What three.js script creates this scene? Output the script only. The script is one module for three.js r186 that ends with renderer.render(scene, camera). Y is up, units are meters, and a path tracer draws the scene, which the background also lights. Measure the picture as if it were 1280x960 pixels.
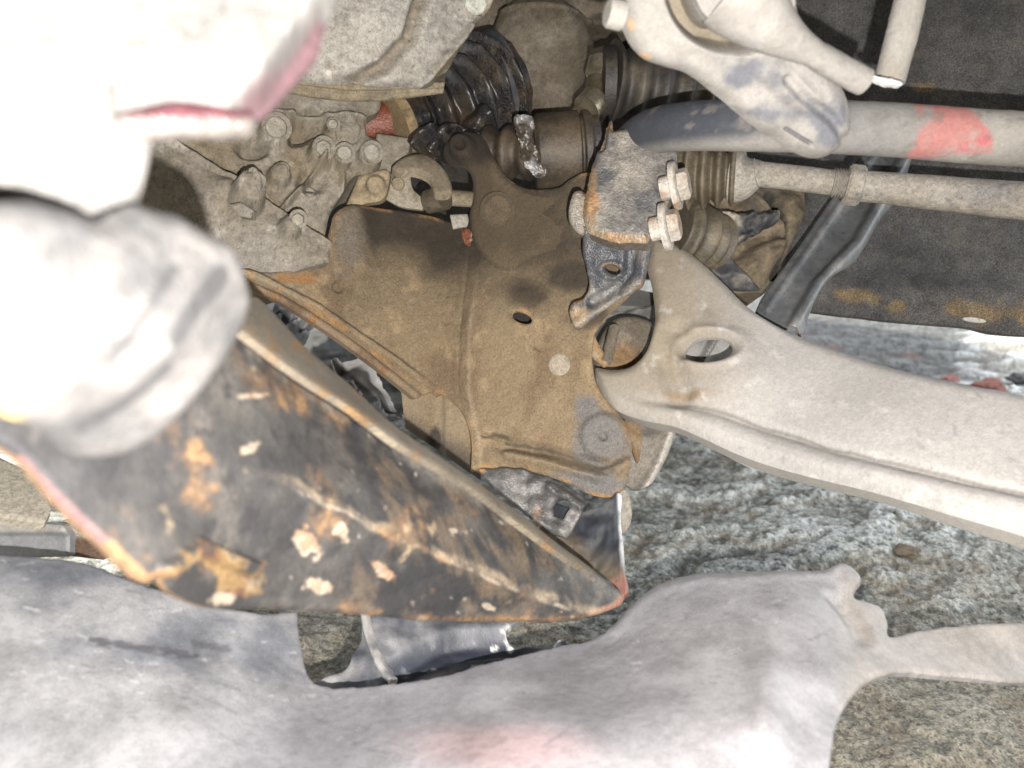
import * as THREE from 'three';
import { ImprovedNoise } from 'three/addons/math/ImprovedNoise.js';
import { mergeGeometries } from 'three/addons/utils/BufferGeometryUtils.js';

// ---------------------------------------------------------------- camera, sky, sun, flash, exposure
const FOCAL = 967;                                       // photograph: 1280 x 960
const PITCH = Math.atan(190 / FOCAL);
const EYE = new THREE.Vector3(0, 0.42, 0);
const camera = new THREE.PerspectiveCamera(2 * Math.atan(480 / FOCAL) * 180 / Math.PI, 4 / 3, 0.02, 400);
camera.position.copy(EYE);
const FWD = new THREE.Vector3(0, -Math.sin(PITCH), -Math.cos(PITCH));
const UPV = new THREE.Vector3(0, Math.cos(PITCH), -Math.sin(PITCH));
camera.lookAt(EYE.clone().add(FWD));
camera.focus = 0.62;
camera.userData.fStop = 7.6;

const scene = new THREE.Scene();
const renderer = new THREE.WebGLRenderer({ antialias: true });
renderer.toneMapping = THREE.LinearToneMapping;
renderer.toneMappingExposure = 3.05;
renderer.shadowMap.enabled = true;
renderer.setSize(1024, 768);

const SUN = new THREE.Vector3(-0.75, 1.12, -0.12).normalize();
{ // bright hazy daylight sky
  const w = 256, h = 128, d = new Float32Array(w * h * 4);
  for (let j = 0; j < h; j++) for (let i = 0; i < w; i++) {
    const el = ((j + 0.5) / h - 0.5) * Math.PI, up = Math.max(0, Math.sin(el));
    const k = (j * w + i) * 4, low = Math.exp(-up * 5);
    const below = el < 0 ? 0.35 : 1;
    const q = 1.6 * below; d[k] = (0.66 + 0.36 * low) * q; d[k + 1] = (0.71 + 0.33 * low) * q; d[k + 2] = (0.78 + 0.25 * low) * q; d[k + 3] = 1;
  }
  const sky = new THREE.DataTexture(d, w, h, THREE.RGBAFormat, THREE.FloatType);
  sky.mapping = THREE.EquirectangularReflectionMapping; sky.magFilter = sky.minFilter = THREE.LinearFilter; sky.needsUpdate = true;
  scene.background = sky; scene.environment = sky;
}
const sun = new THREE.DirectionalLight(new THREE.Color(1, 0.95, 0.86), 3.2);
sun.position.copy(SUN).multiplyScalar(12); sun.target.position.set(0, 0, -1.5); sun.castShadow = true;
Object.assign(sun.shadow.camera, { left: -6, right: 6, top: 6, bottom: -6, near: 1, far: 30 });
scene.add(sun, sun.target);
// the photographer's own lamp, right of and below the lens
const flash = new THREE.PointLight(new THREE.Color(1, 0.945, 0.895), 1.0, 0, 2);
flash.position.copy(EYE).add(new THREE.Vector3(0.0145, 0, 0)).addScaledVector(UPV, -0.025);
flash.shadow.radius = 0.1; flash.castShadow = true;
scene.add(flash);

// ---------------------------------------------------------------- helpers
const V = (x, y, z) => new THREE.Vector3(x, y, z);
const RIGHT = V(1, 0, 0);
// a point of the place from where it is seen in the photograph and how far away it is
function at(px, py, d) {
  return EYE.clone().addScaledVector(FWD, d).addScaledVector(RIGHT, (px - 640) / FOCAL * d).addScaledVector(UPV, (480 - py) / FOCAL * d);
}
const mm = (px, d) => px / FOCAL * d;                     // pixels to metres at a distance
const clamp = (x, a = 0, b = 1) => Math.min(b, Math.max(a, x));
const ss = (a, b, x) => { const t = clamp((x - a) / (b - a)); return t * t * (3 - 2 * t); };
const lerp = (a, b, t) => a + (b - a) * t;
const hex = (h) => { const c = new THREE.Color(h); return [c.r, c.g, c.b]; };
const mix = (a, b, t) => { t = clamp(t); return [a[0] + (b[0] - a[0]) * t, a[1] + (b[1] - a[1]) * t, a[2] + (b[2] - a[2]) * t]; };
const mul = (a, k) => [a[0] * k, a[1] * k, a[2] * k];
const PN = new ImprovedNoise();
const n3 = (x, y, z) => PN.noise(x + 31.7, y + 11.3, z + 57.9);
function fbm(p, f, o = 4, dx = 0) {
  let a = 0, w = 0.5, x = p.x * f + dx, y = p.y * f + dx * 1.7, z = p.z * f - dx;
  for (let i = 0; i < o; i++) { a += w * PN.noise(x + 31.7 * (i + 1), y + 11.3, z + 57.9); x *= 2.03; y *= 2.03; z *= 2.03; w *= 0.52; }
  return a;
}
let seed = 12345;
const rnd = () => (seed = (seed * 1664525 + 1013904223) >>> 0) / 4294967296;
const segd = (x, y, a, b) => { const dx = b[0] - a[0], dy = b[1] - a[1], t = clamp(((x - a[0]) * dx + (y - a[1]) * dy) / (dx * dx + dy * dy)); return Math.hypot(x - a[0] - dx * t, y - a[1] - dy * t); };
const lined = (x, y, pts) => { let m = 1e9; for (let i = 0; i + 1 < pts.length; i++) m = Math.min(m, segd(x, y, pts[i], pts[i + 1])); return m; };
// signed side of a polyline that runs left to right: + below it
const below = (x, y, pts) => { let i = 0; while (i + 2 < pts.length && x > pts[i + 1][0]) i++; const a = pts[i], b = pts[i + 1]; return y - lerp(a[1], b[1], (x - a[0]) / (b[0] - a[0])); };
const bump = (x, y, cx, cy, r, soft = 0.3) => 1 - ss(r * (1 - soft), r, Math.hypot(x - cx, y - cy));
const gauss = (x, y, cx, cy, rx, ry = rx) => Math.exp(-(((x - cx) / rx) ** 2 + ((y - cy) / ry) ** 2));

// tiling noise textures
function tiled(n, fn, srgb) {
  const d = new Uint8Array(n * n * 4);
  for (let j = 0; j < n; j++) for (let i = 0; i < n; i++) { const v = clamp(fn(i / n, j / n)) * 255, k = (j * n + i) * 4; d[k] = d[k + 1] = d[k + 2] = v; d[k + 3] = 255; }
  const t = new THREE.DataTexture(d, n, n); t.wrapS = t.wrapT = THREE.RepeatWrapping; t.magFilter = THREE.LinearFilter; t.minFilter = THREE.LinearMipmapLinearFilter; t.generateMipmaps = true;
  if (srgb) t.colorSpace = THREE.SRGBColorSpace; t.needsUpdate = true; return t;
}
function lattice(per, s) { // periodic value noise
  const g = new Float32Array(per * per); let q = s * 7919 + 13; for (let i = 0; i < g.length; i++) { q = (q * 1664525 + 1013904223) >>> 0; g[i] = q / 4294967296; }
  return (u, v) => { let x = u * per, y = v * per, i = Math.floor(x), j = Math.floor(y), fx = x - i, fy = y - j; fx = fx * fx * (3 - 2 * fx); fy = fy * fy * (3 - 2 * fy); const a = (i % per), b = ((i + 1) % per), c = (j % per) * per, e = ((j + 1) % per) * per; return lerp(lerp(g[c + a], g[c + b], fx), lerp(g[e + a], g[e + b], fx), fy); };
}
const L16 = lattice(16, 1), L40 = lattice(40, 2), L90 = lattice(90, 3), L200 = lattice(200, 4), L256 = lattice(256, 5), L8 = lattice(8, 6);
const gritMap = tiled(512, (u, v) => 0.9 + 0.14 * (L90(u, v) - 0.5) + 0.16 * (L200(u, v) - 0.5) + 0.14 * (L40(u, v) - 0.5) - 0.35 * ss(0.86, 0.97, L200(v, u)) + 0.1 * ss(0.85, 0.97, L256(u, v)), true);
const sandMap = tiled(512, (u, v) => 0.9 + 0.2 * (L200(u, v) - 0.5) + 0.17 * (L90(u, v) - 0.5) + 0.1 * (L40(u, v) - 0.5) + 0.14 * (L256(u, v) - 0.5), true);
const paleMap = tiled(512, (u, v) => 0.93 + 0.06 * (L40(u, v) - 0.5) + 0.06 * (L90(u, v) - 0.5) + 0.07 * (L200(u, v) - 0.5) - 0.28 * ss(0.9, 0.98, L90(v, u) * 0.6 + 0.4 * L200(v, u)) + 0.1 * ss(0.88, 0.97, L200(v, u)), true);
const gritBump = tiled(512, (u, v) => 0.3 * L40(u, v) + 0.3 * L90(u, v) + 0.4 * L200(u, v));
const feltMap = tiled(512, (u, v) => 0.72 + 0.35 * (L256(u, v) - 0.5) + 0.3 * (L200(u, v) - 0.5) + 0.25 * ss(0.86, 0.95, L256(v, u)) + 0.14 * (L16(u, v) - 0.5), true);
const smearMap = tiled(512, (u, v) => 0.9 + 0.16 * (L8(u, v) - 0.5) + 0.13 * (L40(u * 0.999, v) - 0.5) + 0.08 * (L200(u, v) - 0.5) - 0.3 * ss(0.9, 0.98, L90(u, v)), true);
const streakMap = tiled(512, (u, v) => 0.9 + 0.16 * (L8(u, v) - 0.5) + 0.1 * (L40(u, v) - 0.5) + 0.1 * (L200(u, v) - 0.5) + 0.07 * (L256(v, u) - 0.5) - 0.2 * ss(0.93, 0.99, L200(v, u)) + 0.08 * ss(0.9, 0.98, L90(v, u)), true);
const L70 = lattice(70, 9), L130 = lattice(130, 10);
const groundMap = tiled(1024, (u, v) => 0.88 + 0.2 * (L70(u, v) - 0.5) + 0.3 * (L200(u, v) - 0.5) + 0.2 * (L256(u, v) - 0.5) - 0.16 * ss(0.58, 0.85, 0.5 * L70(v, u) + 0.5 * L130(u, v)) - 0.16 * ss(0.66, 0.92, L200(v, u)) + 0.12 * ss(0.7, 0.9, L130(v, u)), true);
const groundBump = tiled(1024, (u, v) => 0.3 + 0.3 * L70(u, v) + 0.3 * L130(u, v) + 0.25 * L256(u, v) - 0.5 * ss(0.6, 0.85, 0.5 * L70(v, u) + 0.5 * L130(u, v)));
function M(map, rep, bumpTex, bumpScale, roughness, o = {}) {
  const m = map.clone(); m.repeat.set(1 / rep, 1 / rep); m.needsUpdate = true;
  const b = bumpTex.clone(); b.repeat.set(1 / rep, 1 / rep); b.needsUpdate = true;
  return new THREE.MeshPhysicalMaterial({ vertexColors: true, map: m, bumpMap: b, bumpScale, roughness, side: THREE.DoubleSide, ...o });
}
const MAT = {
  dusty: M(gritMap, 0.11, gritBump, 0.0006, 0.92),
  sand: M(sandMap, 0.06, gritBump, 0.0009, 0.95),
  paint: M(gritMap, 0.13, gritBump, 0.0009, 0.5),
  pale: M(paleMap, 0.08, gritBump, 0.0003, 0.85),
  plastic: M(streakMap, 0.14, gritBump, 0.0002, 0.55),
  rubber: M(gritMap, 0.1, gritBump, 0.0004, 0.6),
  grease: M(gritMap, 0.05, gritBump, 0.0016, 0.38, { clearcoat: 0.35, clearcoatRoughness: 0.3 }),
  felt: M(feltMap, 0.15, gritBump, 0.0009, 0.95),
  cast: M(gritMap, 0.14, gritBump, 0.0005, 0.85),
  gloss: M(smearMap, 0.16, gritBump, 0.0002, 0.42),
  metal: M(gritMap, 0.1, gritBump, 0.0003, 0.32, { metalness: 0.85 }),
  ground: M(groundMap, 0.3, groundBump, 0.0012, 0.97),
  rail: M(sandMap, 0.1, gritBump, 0.0003, 0.72),
};

const used = {};
function numbered(n) { used[n] = (used[n] ?? -1) + 1; return used[n] ? `${n}_${String(used[n]).padStart(3, '0')}` : n; }
function thing(name, label, category, o = {}) {
  const g = new THREE.Group(); g.name = numbered(name); g.userData = { label, category };
  if (o.group) g.userData.group = o.group; if (o.base) g.position.copy(o.base);
  scene.add(g); return g;
}
function put(name, geo, mat, parent, label) {
  const m = new THREE.Mesh(geo, mat); m.name = name; m.castShadow = m.receiveShadow = true;
  if (parent) { geo.translate(-parent.position.x, -parent.position.y, -parent.position.z); parent.add(m); } else scene.add(m);
  if (label) m.userData.label = label; return m;
}
function finish(pos, col, idx, U = V(1, 0.1, 0.41), W = V(-0.1, 1, 0.53)) {
  const g = new THREE.BufferGeometry(), n = pos.length / 3, uv = new Float32Array(n * 2);
  for (let i = 0; i < n; i++) { const x = pos[3 * i], y = pos[3 * i + 1], z = pos[3 * i + 2]; uv[2 * i] = x * U.x + y * U.y + z * U.z; uv[2 * i + 1] = x * W.x + y * W.y + z * W.z; }
  g.setAttribute('position', new THREE.BufferAttribute(new Float32Array(pos), 3));
  g.setAttribute('color', new THREE.BufferAttribute(new Float32Array(col), 3));
  g.setAttribute('uv', new THREE.BufferAttribute(uv, 2));
  g.setIndex(idx); g.computeVertexNormals(); return g;
}
// colours any geometry by a function of position
function paint(geo, fn) {
  if (geo.index === null) { const n = geo.attributes.position.count; geo.setIndex([...Array(n).keys()]); }
  const p = geo.attributes.position, n = p.count, c = new Float32Array(n * 3), uv = new Float32Array(n * 2), q = V(0, 0, 0);
  for (let i = 0; i < n; i++) { q.fromBufferAttribute(p, i); const k = typeof fn === 'function' ? fn(q) : fn; c.set(k, i * 3); uv[2 * i] = q.x + 0.41 * q.z; uv[2 * i + 1] = q.y + 0.53 * q.z; }
  geo.setAttribute('color', new THREE.BufferAttribute(c, 3)); geo.setAttribute('uv', new THREE.BufferAttribute(uv, 2)); return geo;
}
// smooth closed outline; a third value of 1 keeps a corner sharp
function rounded(pts, sub = 5) {
  const n = pts.length, out = [];
  for (let i = 0; i < n; i++) {
    const p0 = pts[(i + n - 1) % n], p1 = pts[i], p2 = pts[(i + 1) % n], p3 = pts[(i + 2) % n];
    const t1 = p1[2] ? [p2[0] - p1[0], p2[1] - p1[1]] : [(p2[0] - p0[0]) / 2, (p2[1] - p0[1]) / 2];
    const t2 = p2[2] ? [p2[0] - p1[0], p2[1] - p1[1]] : [(p3[0] - p1[0]) / 2, (p3[1] - p1[1]) / 2];
    const L = Math.hypot(p2[0] - p1[0], p2[1] - p1[1]);
    for (const t of [t1, t2]) { const l = Math.hypot(t[0], t[1]); if (l > L) { t[0] *= L / l; t[1] *= L / l; } }
    for (let k = 0; k < sub; k++) { const s = k / sub, a = 2 * s ** 3 - 3 * s * s + 1, b = s ** 3 - 2 * s * s + s, c = 1 - a, d = s ** 3 - s * s; out.push([a * p1[0] + b * t1[0] + c * p2[0] + d * t2[0], a * p1[1] + b * t1[1] + c * p2[1] + d * t2[1]]); }
  }
  return out;
}
function ellipse(cx, cy, rx, ry, rot = 0, n = 28) { const o = []; for (let i = 0; i < n; i++) { const a = i / n * 6.28318, x = Math.cos(a) * rx, y = Math.sin(a) * ry; o.push([cx + x * Math.cos(rot) - y * Math.sin(rot), cy + x * Math.sin(rot) + y * Math.cos(rot)]); } return o; }
function sdPoly(P, x, y) { // + inside
  let d = 1e18, s = false;
  for (let i = 0, j = P.length - 1; i < P.length; j = i++) {
    const ax = P[j][0], ay = P[j][1], bx = P[i][0], by = P[i][1], ex = bx - ax, ey = by - ay, wx = x - ax, wy = y - ay, t = Math.min(1, Math.max(0, (wx * ex + wy * ey) / (ex * ex + ey * ey || 1))), qx = wx - ex * t, qy = wy - ey * t, q = qx * qx + qy * qy;
    if (q < d) d = q; if ((ay > y) !== (by > y) && x < ax + (y - ay) / (by - ay) * ex) s = !s;
  }
  return (s ? 1 : -1) * Math.sqrt(d);
}
// thin-plate interpolation of 1/distance: flat through three points, bent through more
function plate(ctrl) {
  const n = ctrl.length, N = n + 3, A = [], K = (r2) => r2 < 1e-9 ? 0 : r2 * Math.log(r2) * 0.5, S = 1 / 300;
  for (let i = 0; i < N; i++) { A.push(new Float64Array(N + 1)); }
  for (let i = 0; i < n; i++) { for (let j = 0; j < n; j++) A[i][j] = K(((ctrl[i][0] - ctrl[j][0]) * S) ** 2 + ((ctrl[i][1] - ctrl[j][1]) * S) ** 2); A[i][i] += n > 3 ? 1e-3 : 0; A[i][n] = A[n][i] = 1; A[i][n + 1] = A[n + 1][i] = ctrl[i][0] * S; A[i][n + 2] = A[n + 2][i] = ctrl[i][1] * S; A[i][N] = 1 / ctrl[i][2]; }
  for (let c = 0; c < N; c++) { let p = c; for (let r = c + 1; r < N; r++) if (Math.abs(A[r][c]) > Math.abs(A[p][c])) p = r;[A[c], A[p]] = [A[p], A[c]]; for (let r = 0; r < N; r++) if (r !== c) { const f = A[r][c] / A[c][c]; if (f) for (let k = c; k <= N; k++) A[r][k] -= f * A[c][k]; } }
  const w = A.map((r, i) => r[N] / r[i]);
  return (x, y) => { let v = w[n] + w[n + 1] * x * S + w[n + 2] * y * S; for (let i = 0; i < n; i++) v += w[i] * K(((x - ctrl[i][0]) * S) ** 2 + ((y - ctrl[i][1]) * S) ** 2); return 1 / Math.max(v, 0.2); };
}
// a sheet or slab: traced outline, its own distance and bend, relief along its normal, thickness, rim
function slab(o) {
  const out = rounded(o.outline), holes = (o.holes || []).map((h) => h.length > 20 ? h : rounded(h)), D = Array.isArray(o.depth) ? plate(o.depth) : () => o.depth, st = o.step || 3;
  let x0 = 1e9, x1 = -1e9, y0 = 1e9, y1 = -1e9; for (const p of out) { x0 = Math.min(x0, p[0]); x1 = Math.max(x1, p[0]); y0 = Math.min(y0, p[1]); y1 = Math.max(y1, p[1]); }
  x0 -= st * 1.37; y0 -= st * 1.41; const nx = Math.ceil((x1 - x0) / st) + 2, ny = Math.ceil((y1 - y0) / st) + 2;
  const sd = new Float32Array(nx * ny);
  const S = (x, y) => { let s = sdPoly(out, x, y); for (const h of holes) s = Math.min(s, -sdPoly(h, x, y)); if (o.tear) s += o.tear * (n3(x * 0.09, y * 0.09, 3) + 0.6 * n3(x * 0.27, y * 0.27, 9)); return s; };
  for (let j = 0; j < ny; j++) for (let i = 0; i < nx; i++) sd[j * nx + i] = S(x0 + i * st, y0 + j * st);
  const pos = [], col = [], idx = [], nor = [], prm = [], cache = new Map();
  const base = (x, y) => at(x, y, D(x, y));
  const add = (x, y, s) => {
    const B = base(x, y), a = base(x + 1, y).sub(base(x - 1, y)), b = base(x, y - 1).sub(base(x, y + 1)), n = a.cross(b).normalize(), d = D(x, y);
    const sm = s * d / FOCAL; let h = o.relief ? o.relief(x, y, B, sm) : 0; const r = typeof o.edge === 'function' ? o.edge(x, y) : o.edge || 0;
    if (r && sm < r) h -= 0.75 * r * (1 - sm / r) ** 2;
    B.addScaledVector(n, h); pos.push(B.x, B.y, B.z); nor.push(n.x, n.y, n.z); const c = o.color(x, y, B, sm); col.push(c[0], c[1], c[2]); prm.push(x, y); return pos.length / 3 - 1;
  };
  const node = (i, j) => { const k = j * nx + i; if (!cache.has(k)) cache.set(k, add(x0 + i * st, y0 + j * st, sd[k])); return cache.get(k); };
  const cross = (i, j, i2, j2) => { const a = j * nx + i, b = j2 * nx + i2, k = 'e' + Math.min(a, b) + '_' + Math.max(a, b); if (!cache.has(k)) { const t = clamp(sd[a] / (sd[a] - sd[b]), 0.02, 0.98); cache.set(k, add(x0 + lerp(i, i2, t) * st, y0 + lerp(j, j2, t) * st, 0)); } return cache.get(k); };
  const rim = [];
  for (let j = 0; j + 1 < ny; j++) for (let i = 0; i + 1 < nx; i++) {
    const C = [[i, j], [i, j + 1], [i + 1, j + 1], [i + 1, j]], ins = C.map(([a, b]) => sd[b * nx + a] > 0), cnt = ins.filter(Boolean).length; if (!cnt) continue;
    const poly = [], isX = [];
    for (let k = 0; k < 4; k++) { const c = C[k], e = C[(k + 1) % 4]; if (ins[k]) { poly.push(node(...c)); isX.push(false); } if (ins[k] !== ins[(k + 1) % 4]) { poly.push(cross(...c, ...e)); isX.push(true); } }
    for (let k = 1; k + 1 < poly.length; k++) idx.push(poly[0], poly[k], poly[k + 1]);
    if (cnt < 4) for (let k = 0; k < poly.length; k++) { const k2 = (k + 1) % poly.length; if (isX[k] && isX[k2]) rim.push([poly[k], poly[k2]]); }
  }
  const n = pos.length / 3, th = typeof o.thick === 'function' ? o.thick : () => o.thick ?? 0.002;
  const back = (k) => [0, 1, 2].map((c) => pos[3 * k + c] - nor[3 * k + c] * th(prm[2 * k], prm[2 * k + 1]));
  const m = idx.length; for (let k = 0; k < n; k++) { pos.push(...back(k)); const c = o.backColor || [col[3 * k], col[3 * k + 1], col[3 * k + 2]]; col.push(...c); }
  for (let k = 0; k < m; k += 3) idx.push(n + idx[k], n + idx[k + 2], n + idx[k + 1]);
  const rc = new Map(), rv = (k) => { if (!rc.has(k)) { const c = o.rim ? (typeof o.rim === 'function' ? o.rim(prm[2 * k], prm[2 * k + 1]) : o.rim) : [col[3 * k], col[3 * k + 1], col[3 * k + 2]]; const f = pos.length / 3; pos.push(pos[3 * k], pos[3 * k + 1], pos[3 * k + 2]); col.push(...c); pos.push(pos[3 * (n + k)], pos[3 * (n + k) + 1], pos[3 * (n + k) + 2]); col.push(...c); rc.set(k, f); } return rc.get(k); };
  for (const [a, b] of rim) { const A = rv(a), Bq = rv(b); idx.push(A, A + 1, Bq, Bq, A + 1, Bq + 1); }
  const N = V(0, 0, 0); for (let k = 0; k < nor.length; k += 3) N.add(V(nor[k], nor[k + 1], nor[k + 2])); N.normalize();
  const U = V(0.83, 0.5, 0.2).addScaledVector(N, -N.dot(V(0.83, 0.5, 0.2))).normalize();
  const G = finish(pos, col, idx, U, N.clone().cross(U)), gu = G.attributes.uv, deep = new Float32Array(pos.length / 3);
  for (let k = 0; k < n; k++) deep[n + k] = th(prm[2 * k], prm[2 * k + 1]);
  for (const [k, f] of rc) deep[f + 1] = th(prm[2 * k], prm[2 * k + 1]);
  for (let k = n; k < deep.length; k++) if (deep[k]) gu.setXY(k, gu.getX(k) + 0.7 * deep[k], gu.getY(k) + 0.7 * deep[k]);
  G.userData.on = (x, y) => { const k = add(x, y, 1e3); return V(pos[3 * k], pos[3 * k + 1], pos[3 * k + 2]); };
  return G;
}
// a solid from a distance function (surface nets)
function solid(f, lo, hi, cell, color) {
  const nx = Math.ceil((hi.x - lo.x) / cell) + 1, ny = Math.ceil((hi.y - lo.y) / cell) + 1, nz = Math.ceil((hi.z - lo.z) / cell) + 1, g = new Float32Array(nx * ny * nz), p = V(0, 0, 0);
  const I = (i, j, k) => (k * ny + j) * nx + i;
  for (let k = 0; k < nz; k++) for (let j = 0; j < ny; j++) for (let i = 0; i < nx; i++) { const edge = !i || !j || !k || i === nx - 1 || j === ny - 1 || k === nz - 1; const v = f(p.set(lo.x + i * cell, lo.y + j * cell, lo.z + k * cell)); g[I(i, j, k)] = edge ? Math.max(v, cell * 0.3) : v; }
  const pos = [], col = [], idx = [], id = new Int32Array(nx * ny * nz).fill(-1);
  for (let k = 0; k + 1 < nz; k++) for (let j = 0; j + 1 < ny; j++) for (let i = 0; i + 1 < nx; i++) {
    let c = 0, x = 0, y = 0, z = 0, mask = 0; const v = [];
    for (let q = 0; q < 8; q++) { v[q] = g[I(i + (q & 1), j + (q >> 1 & 1), k + (q >> 2))]; if (v[q] < 0) mask |= 1 << q; }
    if (!mask || mask === 255) continue;
    for (let a = 0; a < 8; a++) for (let b = 0; b < 3; b++) { const e = a | 1 << b; if (e === a) continue; if ((v[a] < 0) === (v[e] < 0)) continue; const t = v[a] / (v[a] - v[e]); x += (a & 1) + (b === 0 ? t : 0); y += (a >> 1 & 1) + (b === 1 ? t : 0); z += (a >> 2) + (b === 2 ? t : 0); c++; }
    p.set(lo.x + (i + x / c) * cell, lo.y + (j + y / c) * cell, lo.z + (k + z / c) * cell);
    id[I(i, j, k)] = pos.length / 3; pos.push(p.x, p.y, p.z); const q = color(p); col.push(q[0], q[1], q[2]);
  }
  const quad = (a, b, c, d, flip) => { if (a < 0 || b < 0 || c < 0 || d < 0) return; flip ? idx.push(a, c, b, a, d, c) : idx.push(a, b, c, a, c, d); };
  for (let k = 1; k + 1 < nz; k++) for (let j = 1; j + 1 < ny; j++) for (let i = 1; i + 1 < nx; i++) {
    const s = g[I(i, j, k)] < 0;
    if (s !== g[I(i + 1, j, k)] < 0) quad(id[I(i, j - 1, k - 1)], id[I(i, j, k - 1)], id[I(i, j, k)], id[I(i, j - 1, k)], !s);
    if (s !== g[I(i, j + 1, k)] < 0) quad(id[I(i - 1, j, k - 1)], id[I(i - 1, j, k)], id[I(i, j, k)], id[I(i, j, k - 1)], !s);
    if (s !== g[I(i, j, k + 1)] < 0) quad(id[I(i - 1, j - 1, k)], id[I(i, j - 1, k)], id[I(i, j, k)], id[I(i - 1, j, k)], !s);
  }
  return finish(pos, col, idx);
}
const smin = (a, b, k) => { const h = Math.max(k - Math.abs(a - b), 0) / k; return Math.min(a, b) - h * h * k * 0.25; };
const smax = (a, b, k) => -smin(-a, -b, k);
function cone(p, a, b, ra, rb) { const bx = b.x - a.x, by = b.y - a.y, bz = b.z - a.z, t = clamp(((p.x - a.x) * bx + (p.y - a.y) * by + (p.z - a.z) * bz) / (bx * bx + by * by + bz * bz)); return Math.hypot(p.x - a.x - bx * t, p.y - a.y - by * t, p.z - a.z - bz * t) - lerp(ra, rb, t); }
function drum(p, a, b, r, round = 0.003) { const ux = b.x - a.x, uy = b.y - a.y, uz = b.z - a.z, L = Math.hypot(ux, uy, uz), px = p.x - a.x, py = p.y - a.y, pz = p.z - a.z, t = (px * ux + py * uy + pz * uz) / L, q = Math.sqrt(Math.max(0, px * px + py * py + pz * pz - t * t)); const dx = q - r + round, dy = Math.abs(t - L / 2) - L / 2 + round; return Math.min(Math.max(dx, dy), 0) + Math.hypot(Math.max(dx, 0), Math.max(dy, 0)) - round; }
const ball = (p, c, rx, ry, rz) => { const x = (p.x - c.x) / rx, y = (p.y - c.y) / ry, z = (p.z - c.z) / rz, k = Math.hypot(x, y, z); return (k - 1) * Math.min(rx, ry, rz); };
// a swept round body: points, radius(t), colour(point, t, angle)
function sweep(pts, rad, color, o = {}) {
  const curve = pts.length > 2 ? new THREE.CatmullRomCurve3(pts, false, 'centripetal') : new THREE.LineCurve3(pts[0], pts[1]), nt = o.nt || 60, na = o.na || 40, pos = [], col = [], idx = [];
  let ref = o.ref ? o.ref.clone() : V(0.13, 0.9, 0.4);
  for (let i = 0; i <= nt; i++) {
    const t = i / nt, c = curve.getPointAt(t), T = curve.getTangentAt(t), N = ref.clone().addScaledVector(T, -ref.dot(T)).normalize(), B = T.clone().cross(N); ref = N.clone();
    for (let j = 0; j <= na; j++) {
      const a = j / na * Math.PI * 2, r = rad(t, a), p = c.clone().addScaledVector(N, Math.cos(a) * r * (o.flat || 1)).addScaledVector(B, Math.sin(a) * r);
      if (o.rough) p.addScaledVector(p.clone().sub(c).normalize(), o.rough * fbm(p, o.rf || 90, 3));
      pos.push(p.x, p.y, p.z); const k = color(p, t, a); col.push(k[0], k[1], k[2]);
    }
  }
  for (let i = 0; i < nt; i++) for (let j = 0; j < na; j++) { const a = i * (na + 1) + j, b = a + na + 1; idx.push(a, a + 1, b, b, a + 1, b + 1); }
  for (const [i, s] of [[0, 1], [nt, -1]]) { const c = curve.getPointAt(i / nt), k = color(c, i / nt, 0), v = pos.length / 3; pos.push(c.x, c.y, c.z); col.push(...k); for (let j = 0; j <= na; j++) { const q = (i * (na + 1) + j) * 3; pos.push(pos[q], pos[q + 1], pos[q + 2]); col.push(...k); } for (let j = 0; j < na; j++) s > 0 ? idx.push(v, v + 2 + j, v + 1 + j) : idx.push(v, v + 1 + j, v + 2 + j); }
  const g = finish(pos, col, idx), nn = g.attributes.normal, len = curve.getLength(), r0 = rad(0.5, 0), gu = g.attributes.uv;
  for (let i = 0; i <= nt; i++) for (let j = 0; j <= na; j++) gu.setXY(i * (na + 1) + j, i / nt * len + 0.13, j / na * 6.2832 * r0);
  for (let i = 0; i <= nt; i++) { const a = i * (na + 1), b = a + na, n = V(nn.getX(a) + nn.getX(b), nn.getY(a) + nn.getY(b), nn.getZ(a) + nn.getZ(b)).normalize(); nn.setXYZ(a, n.x, n.y, n.z); nn.setXYZ(b, n.x, n.y, n.z); }
  return g;
}
// hexagon or round head with a bevelled crown
function headGeo(pos, dir, r, len, sides, color) {
  const pr = [[0, 0], [r, 0], [r, len * 0.82], [r * 0.86, len], [0, len]].map(([a, b]) => new THREE.Vector2(Math.max(a, 1e-5), b));
  const g = new THREE.LatheGeometry(pr, sides).toNonIndexed(); g.computeVertexNormals(); g.applyQuaternion(new THREE.Quaternion().setFromUnitVectors(V(0, 1, 0), dir.clone().normalize())); g.translate(pos.x, pos.y, pos.z); return paint(g, color);
}

// ---------------------------------------------------------------- colours (linear, real surfaces)
const K = {
  dust: [0.36, 0.32, 0.26], pale: [0.42, 0.4, 0.37], tan: [0.24, 0.165, 0.085], brown: [0.13, 0.095, 0.055], soot: [0.035, 0.03, 0.025], black: [0.03, 0.031, 0.034],
  rust: [0.36, 0.15, 0.045], orange: [0.46, 0.2, 0.06], rim: [0.3, 0.21, 0.12], alu: [0.33, 0.31, 0.28], cream: [0.62, 0.5, 0.36], blue: [0.1, 0.11, 0.13], red: [0.42, 0.07, 0.08], pink: [0.55, 0.25, 0.25],
};
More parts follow.
